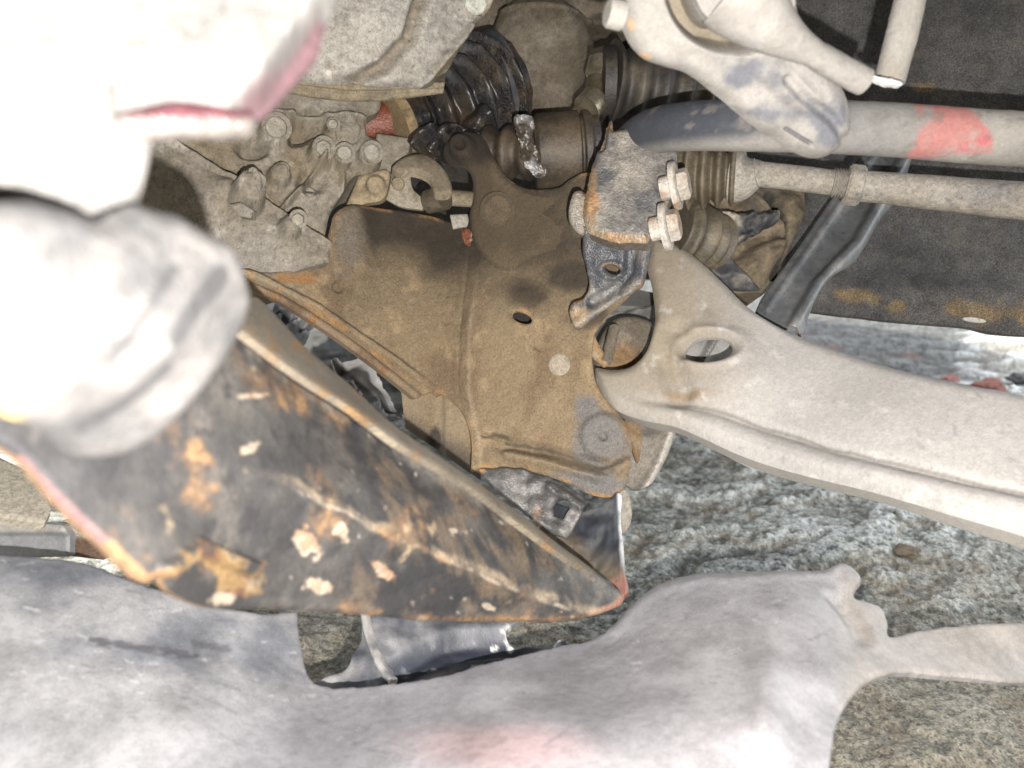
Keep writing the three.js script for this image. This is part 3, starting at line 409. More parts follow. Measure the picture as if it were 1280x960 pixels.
// ================================================================ subframe
{
  const t = thing('front_subframe', 'sand-dusted tan subframe plate with black oval hole and pale round plug', 'subframe');
  const prow = (x, y) => below(y, x, [[240, 600], [330, 588], [420, 578], [490, 576], [560, 588], [640, 592]]);     // + right of the fold
  const plateNicks = nicks([[26, 420, 300, 780, 600, 12, 1.6, 0.8, 2.5]]);
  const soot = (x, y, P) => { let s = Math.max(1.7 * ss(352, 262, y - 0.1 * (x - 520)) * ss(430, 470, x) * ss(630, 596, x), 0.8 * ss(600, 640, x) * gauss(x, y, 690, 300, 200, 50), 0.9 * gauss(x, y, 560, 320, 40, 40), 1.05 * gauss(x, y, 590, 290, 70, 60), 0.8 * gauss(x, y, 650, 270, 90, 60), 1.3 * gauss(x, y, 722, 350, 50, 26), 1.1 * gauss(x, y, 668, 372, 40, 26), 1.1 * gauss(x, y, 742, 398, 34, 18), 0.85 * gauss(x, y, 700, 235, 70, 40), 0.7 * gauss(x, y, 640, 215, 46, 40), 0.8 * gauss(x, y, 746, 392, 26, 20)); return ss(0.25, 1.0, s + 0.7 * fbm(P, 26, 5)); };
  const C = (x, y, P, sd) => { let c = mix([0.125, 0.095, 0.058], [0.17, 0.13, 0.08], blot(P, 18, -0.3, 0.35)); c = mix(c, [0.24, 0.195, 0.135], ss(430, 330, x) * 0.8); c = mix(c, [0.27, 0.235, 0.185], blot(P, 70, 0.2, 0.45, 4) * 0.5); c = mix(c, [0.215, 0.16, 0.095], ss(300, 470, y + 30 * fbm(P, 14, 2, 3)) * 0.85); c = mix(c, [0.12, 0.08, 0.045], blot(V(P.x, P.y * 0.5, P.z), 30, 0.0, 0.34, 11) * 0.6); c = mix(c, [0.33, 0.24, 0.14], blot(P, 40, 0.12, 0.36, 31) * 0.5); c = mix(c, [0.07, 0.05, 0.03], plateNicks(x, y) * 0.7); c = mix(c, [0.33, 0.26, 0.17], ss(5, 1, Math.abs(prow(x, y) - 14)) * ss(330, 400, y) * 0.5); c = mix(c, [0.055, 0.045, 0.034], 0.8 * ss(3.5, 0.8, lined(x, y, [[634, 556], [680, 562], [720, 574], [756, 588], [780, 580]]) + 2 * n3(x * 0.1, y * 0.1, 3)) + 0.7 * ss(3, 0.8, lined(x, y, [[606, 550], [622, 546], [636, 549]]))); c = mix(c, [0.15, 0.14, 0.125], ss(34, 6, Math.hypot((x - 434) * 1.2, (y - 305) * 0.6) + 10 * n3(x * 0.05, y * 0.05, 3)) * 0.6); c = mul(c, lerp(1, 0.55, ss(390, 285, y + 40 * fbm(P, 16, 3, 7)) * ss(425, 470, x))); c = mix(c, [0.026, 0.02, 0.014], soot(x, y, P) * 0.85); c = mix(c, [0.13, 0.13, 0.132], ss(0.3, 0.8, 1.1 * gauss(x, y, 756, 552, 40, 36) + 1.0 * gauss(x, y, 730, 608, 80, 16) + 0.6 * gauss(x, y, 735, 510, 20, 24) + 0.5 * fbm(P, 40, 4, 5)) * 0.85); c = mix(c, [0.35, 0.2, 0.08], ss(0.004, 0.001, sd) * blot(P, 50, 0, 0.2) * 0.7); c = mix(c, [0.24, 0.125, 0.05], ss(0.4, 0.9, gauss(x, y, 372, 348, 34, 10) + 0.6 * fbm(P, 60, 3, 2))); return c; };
  const plateGeo = slab({
    outline: [[300, 338, 1], [340, 340], [400, 330], [412, 296], [418, 268], [436, 258], [480, 260], [540, 270], [582, 286, 1], [590, 256], [590, 222], [578, 190], [584, 172], [600, 178], [626, 214], [660, 238], [700, 238], [718, 226], [740, 220], [800, 260], [805, 345], [770, 388], [756, 402], [744, 420, 1], [741, 445], [744, 472], [752, 492], [770, 514], [784, 534], [790, 560], [786, 590], [779, 612], [764, 622], [742, 620], [716, 608], [690, 598], [650, 588], [600, 588], [589, 590, 1], [590, 560], [586, 535], [574, 512], [556, 495, 1], [550, 491], [544, 494], [538, 489], [528, 492, 1], [490, 462], [440, 422], [400, 396], [360, 372], [300, 345, 1]],
    holes: [ellipse(655, 400, 13, 6.5, 0.35)], depth: [[310, 345, 0.59], [430, 262, 0.665], [560, 290, 0.705], [540, 480, 0.665], [600, 400, 0.66], [600, 585, 0.625], [780, 580, 0.6], [740, 450, 0.622], [700, 250, 0.655], [600, 190, 0.69], [800, 300, 0.63]], step: 2, thick: 0.0035, edge: 0.003, backColor: [0.1, 0.08, 0.05], rim: [0.28, 0.2, 0.11],
    relief: (x, y, P) => {
      const q = prow(x, y); let h = 0.008 * ss(-22, 26, q) - 0.0012 * ss(3, 0, Math.abs(q + 2)) * ss(300, 340, y);
      
      h -= 0.006 * gauss(x, y, 668, 350, 50, 30) - 0.004 * gauss(x, y, 625, 380, 30, 60);
      h -= 0.007 * ss(14, 3, lined(x, y, [[560, 560], [620, 556], [680, 566], [720, 578], [760, 588]])) * ss(600, 640, x); h += 0.008 * ss(13, 2, lined(x, y, [[640, 572], [700, 582], [750, 596], [784, 582]]));
      h += 0.006 * (1 - ss(22, 34, Math.hypot(x - 757, y - 548))) - 0.004 * (1 - ss(3, 7, Math.hypot(x - 756, y - 548)));
      h += 0.007 * ss(44, 4, Math.hypot((x - 436) * 1.0, Math.max(0, Math.abs(y - 300) - 26))) ; h -= 0.005 * (1 - ss(5, 9, Math.hypot(x - 424, y - 358))); h += 0.006 * ss(10, 2, Math.abs(below(x, y, [[300, 352], [400, 404], [540, 500]]) + 16)) * ss(560, 500, x);
      h -= 0.004 * ss(3, 0, Math.abs(below(x, y, [[570, 548], [600, 545], [640, 552]]))) * (x > 605 && x < 640 ? 1 : 0);
      return h + 0.0022 * n3(x * 0.02, y * 0.02, 4) + 0.0009 * n3(x * 0.09, y * 0.09, 5);
    }, color: C,
  });
  const on = plateGeo.userData.on, plugUp = on(720, 459).sub(on(686, 459)).cross(on(703, 442).sub(on(703, 476))).normalize(), plugAt = on(703, 459).addScaledVector(plugUp, -0.0006);
  put('main_plate', plateGeo, MAT.sand, t);
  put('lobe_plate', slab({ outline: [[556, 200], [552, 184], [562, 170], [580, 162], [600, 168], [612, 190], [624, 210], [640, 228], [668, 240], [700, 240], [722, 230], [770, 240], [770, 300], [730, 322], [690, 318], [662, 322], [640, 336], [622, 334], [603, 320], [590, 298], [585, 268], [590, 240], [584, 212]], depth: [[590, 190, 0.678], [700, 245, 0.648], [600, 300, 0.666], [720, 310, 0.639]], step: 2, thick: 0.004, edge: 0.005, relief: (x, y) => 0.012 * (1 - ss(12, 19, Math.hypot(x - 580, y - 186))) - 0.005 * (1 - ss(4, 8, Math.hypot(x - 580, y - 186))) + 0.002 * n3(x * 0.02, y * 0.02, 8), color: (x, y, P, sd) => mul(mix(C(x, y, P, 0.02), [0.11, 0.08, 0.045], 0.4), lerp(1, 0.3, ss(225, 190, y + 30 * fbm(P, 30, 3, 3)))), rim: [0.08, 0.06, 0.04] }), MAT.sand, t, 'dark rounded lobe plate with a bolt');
  put('plug', headGeo(plugAt, plugUp, mm(13.5, 0.632), 0.0022, 30, (P) => mix([0.23, 0.2, 0.15], [0.28, 0.24, 0.185], blot(P, 90, -0.2, 0.3))), MAT.dusty, t, 'pale round plug');
  put('dark_hole_backing', slab({ outline: [[600, 350, 1], [720, 350, 1], [720, 450, 1], [600, 450, 1]], depth: 0.7, step: 5, thick: 0.003, color: () => [0.02, 0.018, 0.015] }), MAT.sand, t);  // near-black sheet added behind the oval hole so it reads as dark
  const b = put('bolt', headGeo(at(622, 262, 0.657), V(-0.05, -0.05, 1), mm(17, 0.66), 0.0045, 24, (P) => mix([0.1, 0.075, 0.046], [0.07, 0.052, 0.032], blot(P, 60, -0.1, 0.3))), MAT.sand, t);
  put('washer', headGeo(at(622, 262, 0.661), V(-0.05, -0.05, 1), mm(22, 0.66), 0.003, 28, [0.07, 0.055, 0.035]), MAT.sand, b);
  put('rear_flap', slab({ outline: [[500, 480, 1], [560, 470, 1], [600, 520, 1], [600, 600, 1], [585, 590], [545, 562], [506, 535, 1]], depth: [[510, 500, 0.7], [590, 520, 0.68], [580, 590, 0.67]], step: 2, thick: 0.003, edge: 0.001, relief: (x, y) => -0.006 * ss(14, 2, lined(x, y, [[546, 480], [545, 570]])), color: (x, y, P) => mix(mix([0.25, 0.195, 0.125], [0.2, 0.15, 0.09], blot(P, 25, -0.2, 0.3)), [0.05, 0.04, 0.035], ss(0.4, 1, gauss(x, y, 542, 545, 8, 20)) + 0.8 * ss(552, 585, y + (600 - x) * 0.5)) }), MAT.sand, t, 'tan flap behind the plate');
  put('lower_edge', slab({ outline: [[296, 344, 1], [360, 372], [440, 424], [500, 470], [530, 494, 1], [522, 500, 1], [470, 458], [400, 408], [340, 372], [296, 358, 1]], depth: [[300, 350, 0.582], [520, 495, 0.66], [400, 400, 0.615]], step: 2, thick: 0.012, edge: 0.003, color: (x, y, P) => mix(mix([0.2, 0.145, 0.09], [0.11, 0.07, 0.042], blot(P, 45, -0.1, 0.3)), [0.22, 0.115, 0.045], blot(P, 60, 0.15, 0.35, 7)) }), MAT.sand, t, 'rusty lower seam of the subframe');
  put('nose_bracket', slab({ outline: [[598, 586, 1], [640, 584], [690, 598], [718, 612, 1], [735, 625, 1], [722, 650], [708, 672, 1], [690, 666], [668, 650], [640, 630], [612, 606]], holes: [[[690, 634, 1], [698, 624, 1], [710, 626, 1], [712, 636, 1], [704, 648, 1], [692, 644, 1]]], depth: [[600, 590, 0.6], [720, 630, 0.575], [690, 660, 0.57]], step: 1.7, thick: 0.003, edge: 0.002, tear: 1.2, relief: (x, y) => 0.005 * ss(10, 2, lined(x, y, [[690, 610], [735, 640]])) + 0.004 * n3(x * 0.06, y * 0.06, 5), color: (x, y, P) => mix(mix([0.06, 0.058, 0.056], [0.22, 0.21, 0.2], blot(P, 28, -0.15, 0.35)), [0.36, 0.19, 0.07], blot(P, 40, 0.17, 0.38, 6)) }), MAT.paint, t, 'grey bracket with a square hole');
}
{ // torn fin hanging below
  const t = thing('torn_fin', 'black torn sheet metal fin with a bright edge and rusty red tip', 'metal fin');
  put('sheet', slab({ outline: [[690, 605, 1], [740, 618], [778, 620, 1], [776, 650], [780, 690], [782, 720], [786, 738], [778, 748], [766, 735], [745, 712], [710, 690], [660, 655, 1]], depth: [[700, 620, 0.58], [775, 625, 0.575], [776, 740, 0.505], [700, 680, 0.55]], step: 1.7, thick: 0.003, edge: 0.002, relief: (x, y) => -0.02 * ss(770, 730, x) * ss(745, 690, y) + 0.004 * ss(8, 1, Math.abs(x - 773 - (y - 620) * 0.06)) + 0.003 * n3(x * 0.05, y * 0.05, 2),
    color: (x, y, P) => { let c = mix([0.035, 0.04, 0.05], [0.15, 0.15, 0.15], blot(P, 40, -0.05, 0.4)); c = mix(c, [0.2, 0.15, 0.09], ss(0, 40, below(x, y, [[660, 640], [720, 670], [790, 742]]) + 36) * 0.6); c = mix(c, [0.55, 0.56, 0.58], ss(6, 1, Math.abs(x - 775 - (y - 620) * 0.06)) * ss(735, 690, y)); return mix(c, [0.15, 0.065, 0.045], ss(708, 738, y + (x - 775) * 0.4)); } }), MAT.gloss, t);
  const s = thing('hanger_plate', 'grey dusty steel plate hanging right of the subframe above the ground', 'steel plate');
  put('plate', slab({ outline: [[778, 520, 1], [850, 528, 1], [832, 575], [815, 604], [796, 612], [782, 606, 1], [788, 570]], depth: [[790, 530, 0.68], [840, 540, 0.68], [800, 605, 0.66]], step: 2, thick: 0.003, edge: 0.002, relief: (x, y) => 0.005 * ss(6, 1, Math.abs(below(y, x, [[530, 846], [575, 829], [610, 812]]) + 5)), color: (x, y, P) => mix(mix([0.2, 0.18, 0.15], [0.1, 0.09, 0.075], blot(P, 30, -0.1, 0.3)), [0.4, 0.37, 0.33], ss(8, 2, Math.abs(below(y, x, [[530, 846], [575, 829], [610, 812]]) + 4))) }), MAT.dusty, s);
  put('rust_strip', slab({ outline: [[780, 518, 1], [800, 522, 1], [803, 545], [800, 572], [797, 580], [790, 560], [784, 538]], depth: 0.64, step: 1.6, thick: 0.006, edge: 0.002, color: (x, y, P) => mix([0.16, 0.1, 0.05], [0.22, 0.17, 0.11], blot(P, 50, -0.1, 0.3)) }), MAT.sand, s);
  put('tab', slab({ outline: [[772, 618, 1], [782, 612], [788, 625], [790, 645], [786, 660], [778, 668, 1]], depth: 0.6, step: 1.6, thick: 0.002, edge: 0.001, color: (x, y, P) => [0.22, 0.2, 0.17] }), MAT.dusty, s);
}
{ // rusty mount bracket with its two flanged bolts
  const t = thing('mount_bracket', 'rust-edged steel box bracket with two pale flanged bolts on its right side', 'bracket');
  const C = (x, y, P, sd) => { let c = mix([0.12, 0.115, 0.108], [0.225, 0.207, 0.18], blot(P, 30, -0.28, 0.25)); c = mix(c, [0.05, 0.055, 0.065], blot(P, 34, 0.06, 0.3, 6) * 0.7 + ss(0.5, 1, gauss(x, y, 828, 250, 22, 60)) * 0.5); c = mix(c, mix([0.24, 0.13, 0.05], [0.2, 0.15, 0.09], blot(P, 50, -0.2, 0.2, 4)), 0.8 * clamp(ss(0.006, 0.001, sd) * blot(P, 40, -0.02, 0.2, 2) * 0.8 + ss(0.35, 0.8, gauss(x, y, 738, 250, 14, 60) + gauss(x, y, 815, 172, 26, 12) + gauss(x, y, 770, 297, 46, 6) + 0.6 * fbm(P, 60, 3, 3)))); return c; };
  put('box', slab({ outline: [[744, 190], [752, 166], [756, 148, 1], [764, 146], [766, 160, 1], [775, 158], [800, 154], [820, 160], [838, 174], [846, 182, 1], [842, 212], [835, 244], [822, 276], [808, 300, 1], [790, 300], [762, 298], [734, 288, 1], [728, 268], [731, 240], [737, 212]], depth: [[745, 170, 0.565], [840, 180, 0.55], [740, 285, 0.545], [810, 295, 0.53]], step: 1.7, thick: 0.011, edge: 0.006, tear: 1, relief: (x, y) => -0.006 * ss(815, 842, x) - 0.008 * ss(7, 1, lined(x, y, [[757, 150], [751, 182]])) + 0.0012 * n3(x * 0.05, y * 0.05, 2) + 0.0005 * n3(x * 0.16, y * 0.16, 4), color: C, rim: [0.1, 0.085, 0.07] }), MAT.paint, t);
  put('side_ear', slab({ outline: [[728, 238], [718, 240], [712, 258], [713, 276], [722, 290], [736, 296, 1], [738, 250, 1]], depth: 0.565, step: 1.7, thick: 0.008, edge: 0.003, color: (x, y, P) => mix(mul(C(x, y, P, 0.02), 0.7), [0.2, 0.17, 0.13], 0.4) }), MAT.paint, t);
  const W = (x, y, P, sd) => { let c = mix([0.04, 0.044, 0.052], [0.17, 0.165, 0.155], blot(P, 38, -0.1, 0.32)); c = mix(c, [0.2, 0.12, 0.055], ss(0.004, 0.001, sd) * blot(P, 50, -0.05, 0.2) * 0.6); c = mix(c, [0.26, 0.19, 0.115], ss(0.4, 0.9, gauss(x, y, 724, 392, 16, 16) + 0.5 * fbm(P, 60, 3))); return mix(c, [0.2, 0.175, 0.14], (0.45 + 0.9 * fbm(P, 60, 3, 8)) * ss(10, 1, lined(x, y, [[800, 300], [802, 345], [780, 368], [745, 388], [722, 408]]))); };
  put('web', slab({ outline: [[728, 282, 1], [760, 294], [795, 296], [812, 290, 1], [812, 320], [806, 350], [800, 362], [780, 372], [752, 390], [738, 402], [724, 412], [714, 402], [711, 390], [716, 379], [728, 374], [736, 360], [733, 338], [728, 315]], holes: [ellipse(765, 338, 10.5, 5.5, 0.3)], depth: [[730, 290, 0.565], [808, 300, 0.55], [720, 400, 0.585], [800, 350, 0.56]], step: 1.6, thick: 0.004, edge: 0.002,
    relief: (x, y) => { const r = Math.hypot((x - 765) / 1.5, y - 338); return 0.0012 * ss(5, 1, Math.abs(r - 9)) + 0.004 * ss(13, 1, lined(x, y, [[806, 300], [806, 345], [784, 368], [750, 388], [722, 406]])) - 0.004 * ss(10, 3, lined(x, y, [[790, 300], [786, 340], [770, 360], [740, 378]])) + 0.0015 * n3(x * 0.07, y * 0.07, 8); }, color: W }), MAT.paint, t, 'black lower web with an oval hole');
  const dir = V(0.92, 0.2, 0.34).normalize();
  for (const [x, y, d] of [[846, 232, 0.528], [834, 283, 0.52]]) {
    const p = at(x, y, d), c = (P) => mix(mix([0.36, 0.335, 0.3], [0.29, 0.26, 0.22], blot(P, 60, -0.2, 0.3)), [0.26, 0.15, 0.08], blot(P, 75, 0.14, 0.3, 5));
    const b = put('bolt', headGeo(p, dir, mm(20, d), 0.0085, 6, c), MAT.dusty, t);
    put('flange', headGeo(p.clone().addScaledVector(dir, -0.003), dir, mm(30, d), 0.0045, 32, c), MAT.dusty, b);
    put('spacer', headGeo(p.clone().addScaledVector(dir, -0.011), dir, mm(15, d), 0.009, 24, c), MAT.dusty, b);
  }
}
// ================================================================ suspension, right
{
  const t = thing('control_arm', 'large pale grey pressed steel lower control arm with an oval hole', 'control arm');
  const ridge = [[742, 486], [800, 498], [850, 503], [900, 516], [960, 536], [1040, 560], [1120, 580], [1200, 598], [1330, 626]];
  const armNicks = nicks([[50, 830, 330, 1300, 640, 10, 1.7, 0.3, 3], [14, 880, 520, 1280, 650, 40, 1.2, 0.27, 0.3], [12, 1140, 520, 1260, 580, 9, 3.2, 0.8, 2]]);
  const C = (x, y, P, sd) => { let c = mix([0.28, 0.271, 0.258], [0.31, 0.3, 0.287], blot(P, 14, -0.3, 0.35)); c = mix(c, [0.19, 0.18, 0.165], armNicks(x, y) * 0.6); c = mix(c, [0.22, 0.188, 0.138], ss(990, 820, x) * ss(580, 440, y) * 0.95); c = mix(c, [0.2, 0.15, 0.095], ss(0.4, 1.1, gauss(x, y, 862, 494, 40, 10) + 0.7 * gauss(x, y, 838, 460, 10, 30) + 0.6 * fbm(P, 60, 3)));  c = mix(c, [0.13, 0.12, 0.105], ss(3.2, 0.8, Math.abs(below(x, y, ridge) + 1 + 2 * n3(x * 0.03, 2, 5))) * ss(820, 870, x) * 0.8); c = mix(c, [0.2, 0.195, 0.185], 0.55 * blot(V(P.x, P.y * 2, P.z), 60, 0.18, 0.4, 3) * ss(-10, 20, below(x, y, ridge))); c = mix(c, [0.18, 0.16, 0.13], 0.7 * blot(P, 45, 0.12, 0.3, 9) * gauss(x, y, 880, 392, 26, 14)); return mix(c, [0.4, 0.39, 0.375], blot(P, 70, 0.22, 0.4, 14) * 0.5); };
  put('arm', slab({
    outline: [[812, 290, 1], [840, 296], [872, 318], [905, 348], [935, 377], [970, 401], [1010, 419], [1060, 436], [1120, 453], [1200, 470], [1330, 494, 1], [1330, 684, 1], [1280, 666], [1200, 643], [1100, 614], [1000, 590], [930, 568], [880, 546], [840, 530], [800, 521], [766, 508], [750, 490], [741, 470], [740, 455, 1], [765, 458], [790, 452], [807, 438], [815, 414], [816, 385], [812, 352], [806, 325]], holes: [ellipse(885, 435, 32, 16.5, -0.06)],
    depth: [[825, 300, 0.65], [750, 475, 0.615], [895, 435, 0.585], [1000, 420, 0.575], [1100, 540, 0.49], [1280, 480, 0.47], [1280, 660, 0.415], [950, 570, 0.535], [850, 525, 0.57]], step: 2.2, thick: (x, y) => lerp(0.0035, 0.014, ss(36, 60, Math.hypot((x - 885) / 1.95, y - 435))), edge: (x, y) => lerp(0.003, 0.0095, ss(36, 60, Math.hypot((x - 885) / 1.95, y - 435))),
    relief: (x, y) => { const q = below(x, y, ridge), e = Math.hypot((x - 885) / 1.95, y - 435), on = ss(770, 850, x); let h = on * (-0.003 * Math.exp(-((q / 6) ** 2)) + 0.003 * ss(2, 20, q) - 0.001 * Math.exp(-(((q - 38) / 6) ** 2)) - 0.012 * ss(50, 130, q)); h += 0.003 * ss(34, 20, e) - 0.006 * ss(24, 15, e); h -= 0.006 * ss(26, 6, lined(x, y, [[846, 420], [836, 455], [850, 490]])); h += 0.006 * gauss(x, y, 935, 470, 70, 40); return h + 0.0012 * n3(x * 0.012, y * 0.015, 5) + 0.0003 * n3(x * 0.06, y * 0.06, 2); }, color: C, rim: [0.27, 0.26, 0.24],
  }), MAT.pale, t);
  put('lower_flange', slab({ outline: [[850, 528, 1], [930, 560], [1000, 582], [1060, 598, 1], [1040, 600], [990, 594], [950, 589], [915, 574], [880, 552]], depth: [[860, 535, 0.578], [1050, 600, 0.527], [950, 590, 0.553]], step: 2.4, thick: 0.004, color: (x, y, P) => mix([0.2, 0.19, 0.18], [0.3, 0.29, 0.27], blot(P, 30, -0.1, 0.3)) }), MAT.pale, t);
}
{ // inside the throat of the arm
  const t = thing('bush_housing', 'rounded tan bush housing with a steel pin seen through the gap in the control arm', 'bush'), c = (P) => mix([0.2, 0.17, 0.13], [0.15, 0.125, 0.09], blot(P, 30, -0.2, 0.3));
  put('housing', slab({ outline: [[762, 402], [778, 392], [800, 393], [818, 402], [826, 440], [810, 470], [760, 472, 1], [745, 440]], depth: [[770, 400, 0.72], [815, 410, 0.72], [780, 465, 0.68]], step: 1.8, thick: 0.04, edge: 0.006, relief: (x, y) => -0.012 * (1 - ss(20, 26, Math.hypot(x - 776, y - 442))), color: (x, y, P) => mix(c(P), [0.3, 0.18, 0.08], (1 - ss(18, 26, Math.hypot(x - 778, y - 444))) * 0.8) }), MAT.dusty, t);
  put('pin', sweep([at(768, 410, 0.67), at(758, 452, 0.645)], () => mm(7, 0.66), c, { nt: 12, na: 20 }), MAT.dusty, t);
  put('seat', slab({ outline: [[736, 398, 1], [744, 420], [752, 436], [764, 452, 1], [756, 460, 1], [736, 440]], depth: 0.645, step: 1.6, thick: 0.008, edge: 0.003, color: (x, y, P) => mix([0.3, 0.2, 0.1], K.dust, blot(P, 60, -0.1, 0.3)) }), MAT.sand, t);
  const s = thing('heat_shield', 'dark grey layered shield sheet behind the bush in the control arm gap', 'heat shield');
  put('sheet', slab({ outline: [[730, 374, 1], [800, 368, 1], [860, 380, 1], [850, 440, 1], [800, 480, 1], [730, 470, 1]], depth: [[730, 380, 0.86], [850, 380, 0.84], [800, 470, 0.8]], step: 2.5, thick: 0.003, relief: (x, y) => 0.012 * ss(3, 0, Math.abs(below(x, y, [[730, 400], [830, 392]]))) + 0.008 * ss(2, -2, below(x, y, [[730, 388], [860, 396]])), color: (x, y, P) => mix([0.1, 0.1, 0.095], [0.17, 0.165, 0.15], blot(P, 20, -0.2, 0.3)) }), MAT.plastic, s);
  const h = thing('splash_sheet', 'grey plastic sheet seen through the oval hole of the control arm', 'plastic sheet');
  put('sheet', slab({ outline: [[845, 400, 1], [960, 392, 1], [985, 440, 1], [940, 470, 1], [850, 466, 1]], depth: 0.7, step: 2.5, thick: 0.003, relief: (x, y) => 0.01 * ss(5, 1, Math.abs(below(y, x, [[410, 900], [460, 872]]))), color: (x, y, P) => mix([0.13, 0.13, 0.128], [0.22, 0.215, 0.2], blot(P, 20, -0.2, 0.3)) }), MAT.plastic, h);
}
{ // behind the arm: knuckle lumps
  const t = thing('steering_knuckle', 'muddy cast steering knuckle between the ribbed boots and the wheel arch liner', 'knuckle');
  put('casting', slab({ outline: [[920, 228, 1], [1008, 236, 1], [1010, 256], [1000, 285], [985, 318], [972, 350], [960, 364, 1], [900, 366, 1], [872, 330], [870, 262]], depth: [[930, 240, 0.78], [1000, 245, 0.79], [960, 350, 0.76], [880, 330, 0.75]], step: 2.2, thick: 0.04, edge: 0.006,
    relief: (x, y) => 0.016 * ss(26, 8, lined(x, y, [[935, 262], [962, 300], [940, 340]])) + 0.012 * gauss(x, y, 985, 270, 18, 26) - 0.012 * ss(7, 1, lined(x, y, [[960, 246], [978, 300], [966, 345]])) + 0.01 * ss(18, 6, lined(x, y, [[905, 345], [960, 320]])) + 0.006 * n3(x * 0.04, y * 0.04, 3) + 0.002 * n3(x * 0.12, y * 0.12, 7),
    color: (x, y, P) => mix(mix([0.14, 0.11, 0.072], [0.23, 0.185, 0.125], blot(P, 25, -0.2, 0.35)), [0.04, 0.036, 0.03], clamp(blot(P, 22, 0.02, 0.22, 5) * 0.7 + 0.8 * ss(8, 2, lined(x, y, [[960, 246], [978, 300], [966, 345]])))) }), MAT.dusty, t);
  const w = thing('torn_gaiter', 'torn black rubber gaiter with dusty folds behind the lower boot', 'rubber gaiter');
  put('rubber', slab({ outline: [[882, 258, 1], [910, 262], [945, 270], [972, 264], [974, 276], [958, 284], [930, 300], [905, 318], [886, 330], [878, 318], [890, 296]], depth: [[890, 265, 0.7], [970, 270, 0.71], [890, 320, 0.69]], step: 1.7, thick: 0.005, edge: 0.002, tear: 2, relief: (x, y) => 0.012 * n3(x * 0.04, y * 0.06, 3) + 0.004 * n3(x * 0.14, y * 0.12, 8), color: (x, y, P) => mix([0.03, 0.03, 0.032], [0.28, 0.25, 0.2], blot(P, 30, 0.0, 0.3)) }), MAT.rubber, w);
  put('lower_flap', slab({ outline: [[886, 334, 1], [908, 318], [922, 330], [938, 350], [952, 362], [920, 362], [900, 350]], depth: 0.7, step: 1.8, thick: 0.004, edge: 0.002, relief: (x, y) => 0.008 * n3(x * 0.05, y * 0.05, 6), color: (x, y, P) => mix([0.045, 0.045, 0.05], [0.16, 0.15, 0.13], blot(P, 40, 0, 0.3)) }), MAT.rubber, w);
}
{ // lower ribbed boot
  const t = thing('ball_joint_boot', 'small ribbed dusty rubber boot behind the two pale bolts', 'rubber boot');
  put('boot', sweep([at(838, 284, 0.66), at(866, 294, 0.67), at(892, 302, 0.69)], (u) => mm(40, 0.66) * lerp(1, 0.8, u) + 0.0035 * Math.cos(u * Math.PI * 2 * 4), (P) => mix([0.06, 0.05, 0.034], [0.13, 0.105, 0.068], blot(P, 40, -0.2, 0.3)), { nt: 80, na: 50 }), MAT.rubber, t);
}
{ // stabilizer bar
  const t = thing('stabilizer_bar', 'thick grey stabilizer bar with a red paint mark, bending away on the left', 'stabilizer bar'), R = mm(33, 0.475);
  const pts = [at(1360, 178, 0.475), at(1240, 172, 0.475), at(1120, 163, 0.48), at(1020, 158, 0.49), at(930, 157, 0.5), at(860, 158, 0.525), at(815, 165, 0.56), at(785, 185, 0.61)];
  const xm = (px, py) => at(px, py, 0.458), e0 = xm(1154, 150).x, e1 = xm(1238, 150).x;
  put('bar', sweep(pts, () => R, (P, u) => {
    const dk = ss(0.39, 0.47, u); let c = mix(mix([0.17, 0.163, 0.148], [0.235, 0.225, 0.205], blot(P, 25, -0.3, 0.3)), [0.028, 0.032, 0.042], dk * ss(-0.45, 0.15, fbm(P, 30, 4, 3) + 0.25)); c = mix(c, [0.14, 0.14, 0.145], ss(0.2, 0.4, u) * (1 - dk) * 0.6);
    const edge = fbm(P, 160, 3) * 0.004, m = ss(e0 - 0.0015, e0 + 0.0015, P.x + edge) * ss(e1 + 0.002, e1 - 0.001, P.x + edge + (P.y - pts[1].y) * 0.5); const lo = ss(0.012, 0.009, pts[1].y - P.y + edge * 0.4 + (P.x - e0) * 0.04 - 0.002);
    c = mix(c, mix([0.3, 0.115, 0.105], [0.36, 0.045, 0.065], blot(V(P.x * 1.4, P.y - P.x * 0.8, P.z), 38, -0.02, 0.12, 8)), m * lo * ss(-0.42, 0.0, fbm(P, 55, 4, 15)) * 0.9); const wear = blot(P, 90, 0.15, 0.3, 12); c = mix(c, [0.12, 0.11, 0.1], wear * 0.6); if (u < 0.12) c = mix(c, K.pale, 0.3 * ss(0.12, 0, u)); return mix(c, [0.26, 0.248, 0.228], dk * ss(0.004, 0.014, pts[4].y - P.y) * 0.75);
  }, { nt: 220, na: 64, rough: 0.0006 }), MAT.pale, t);
}
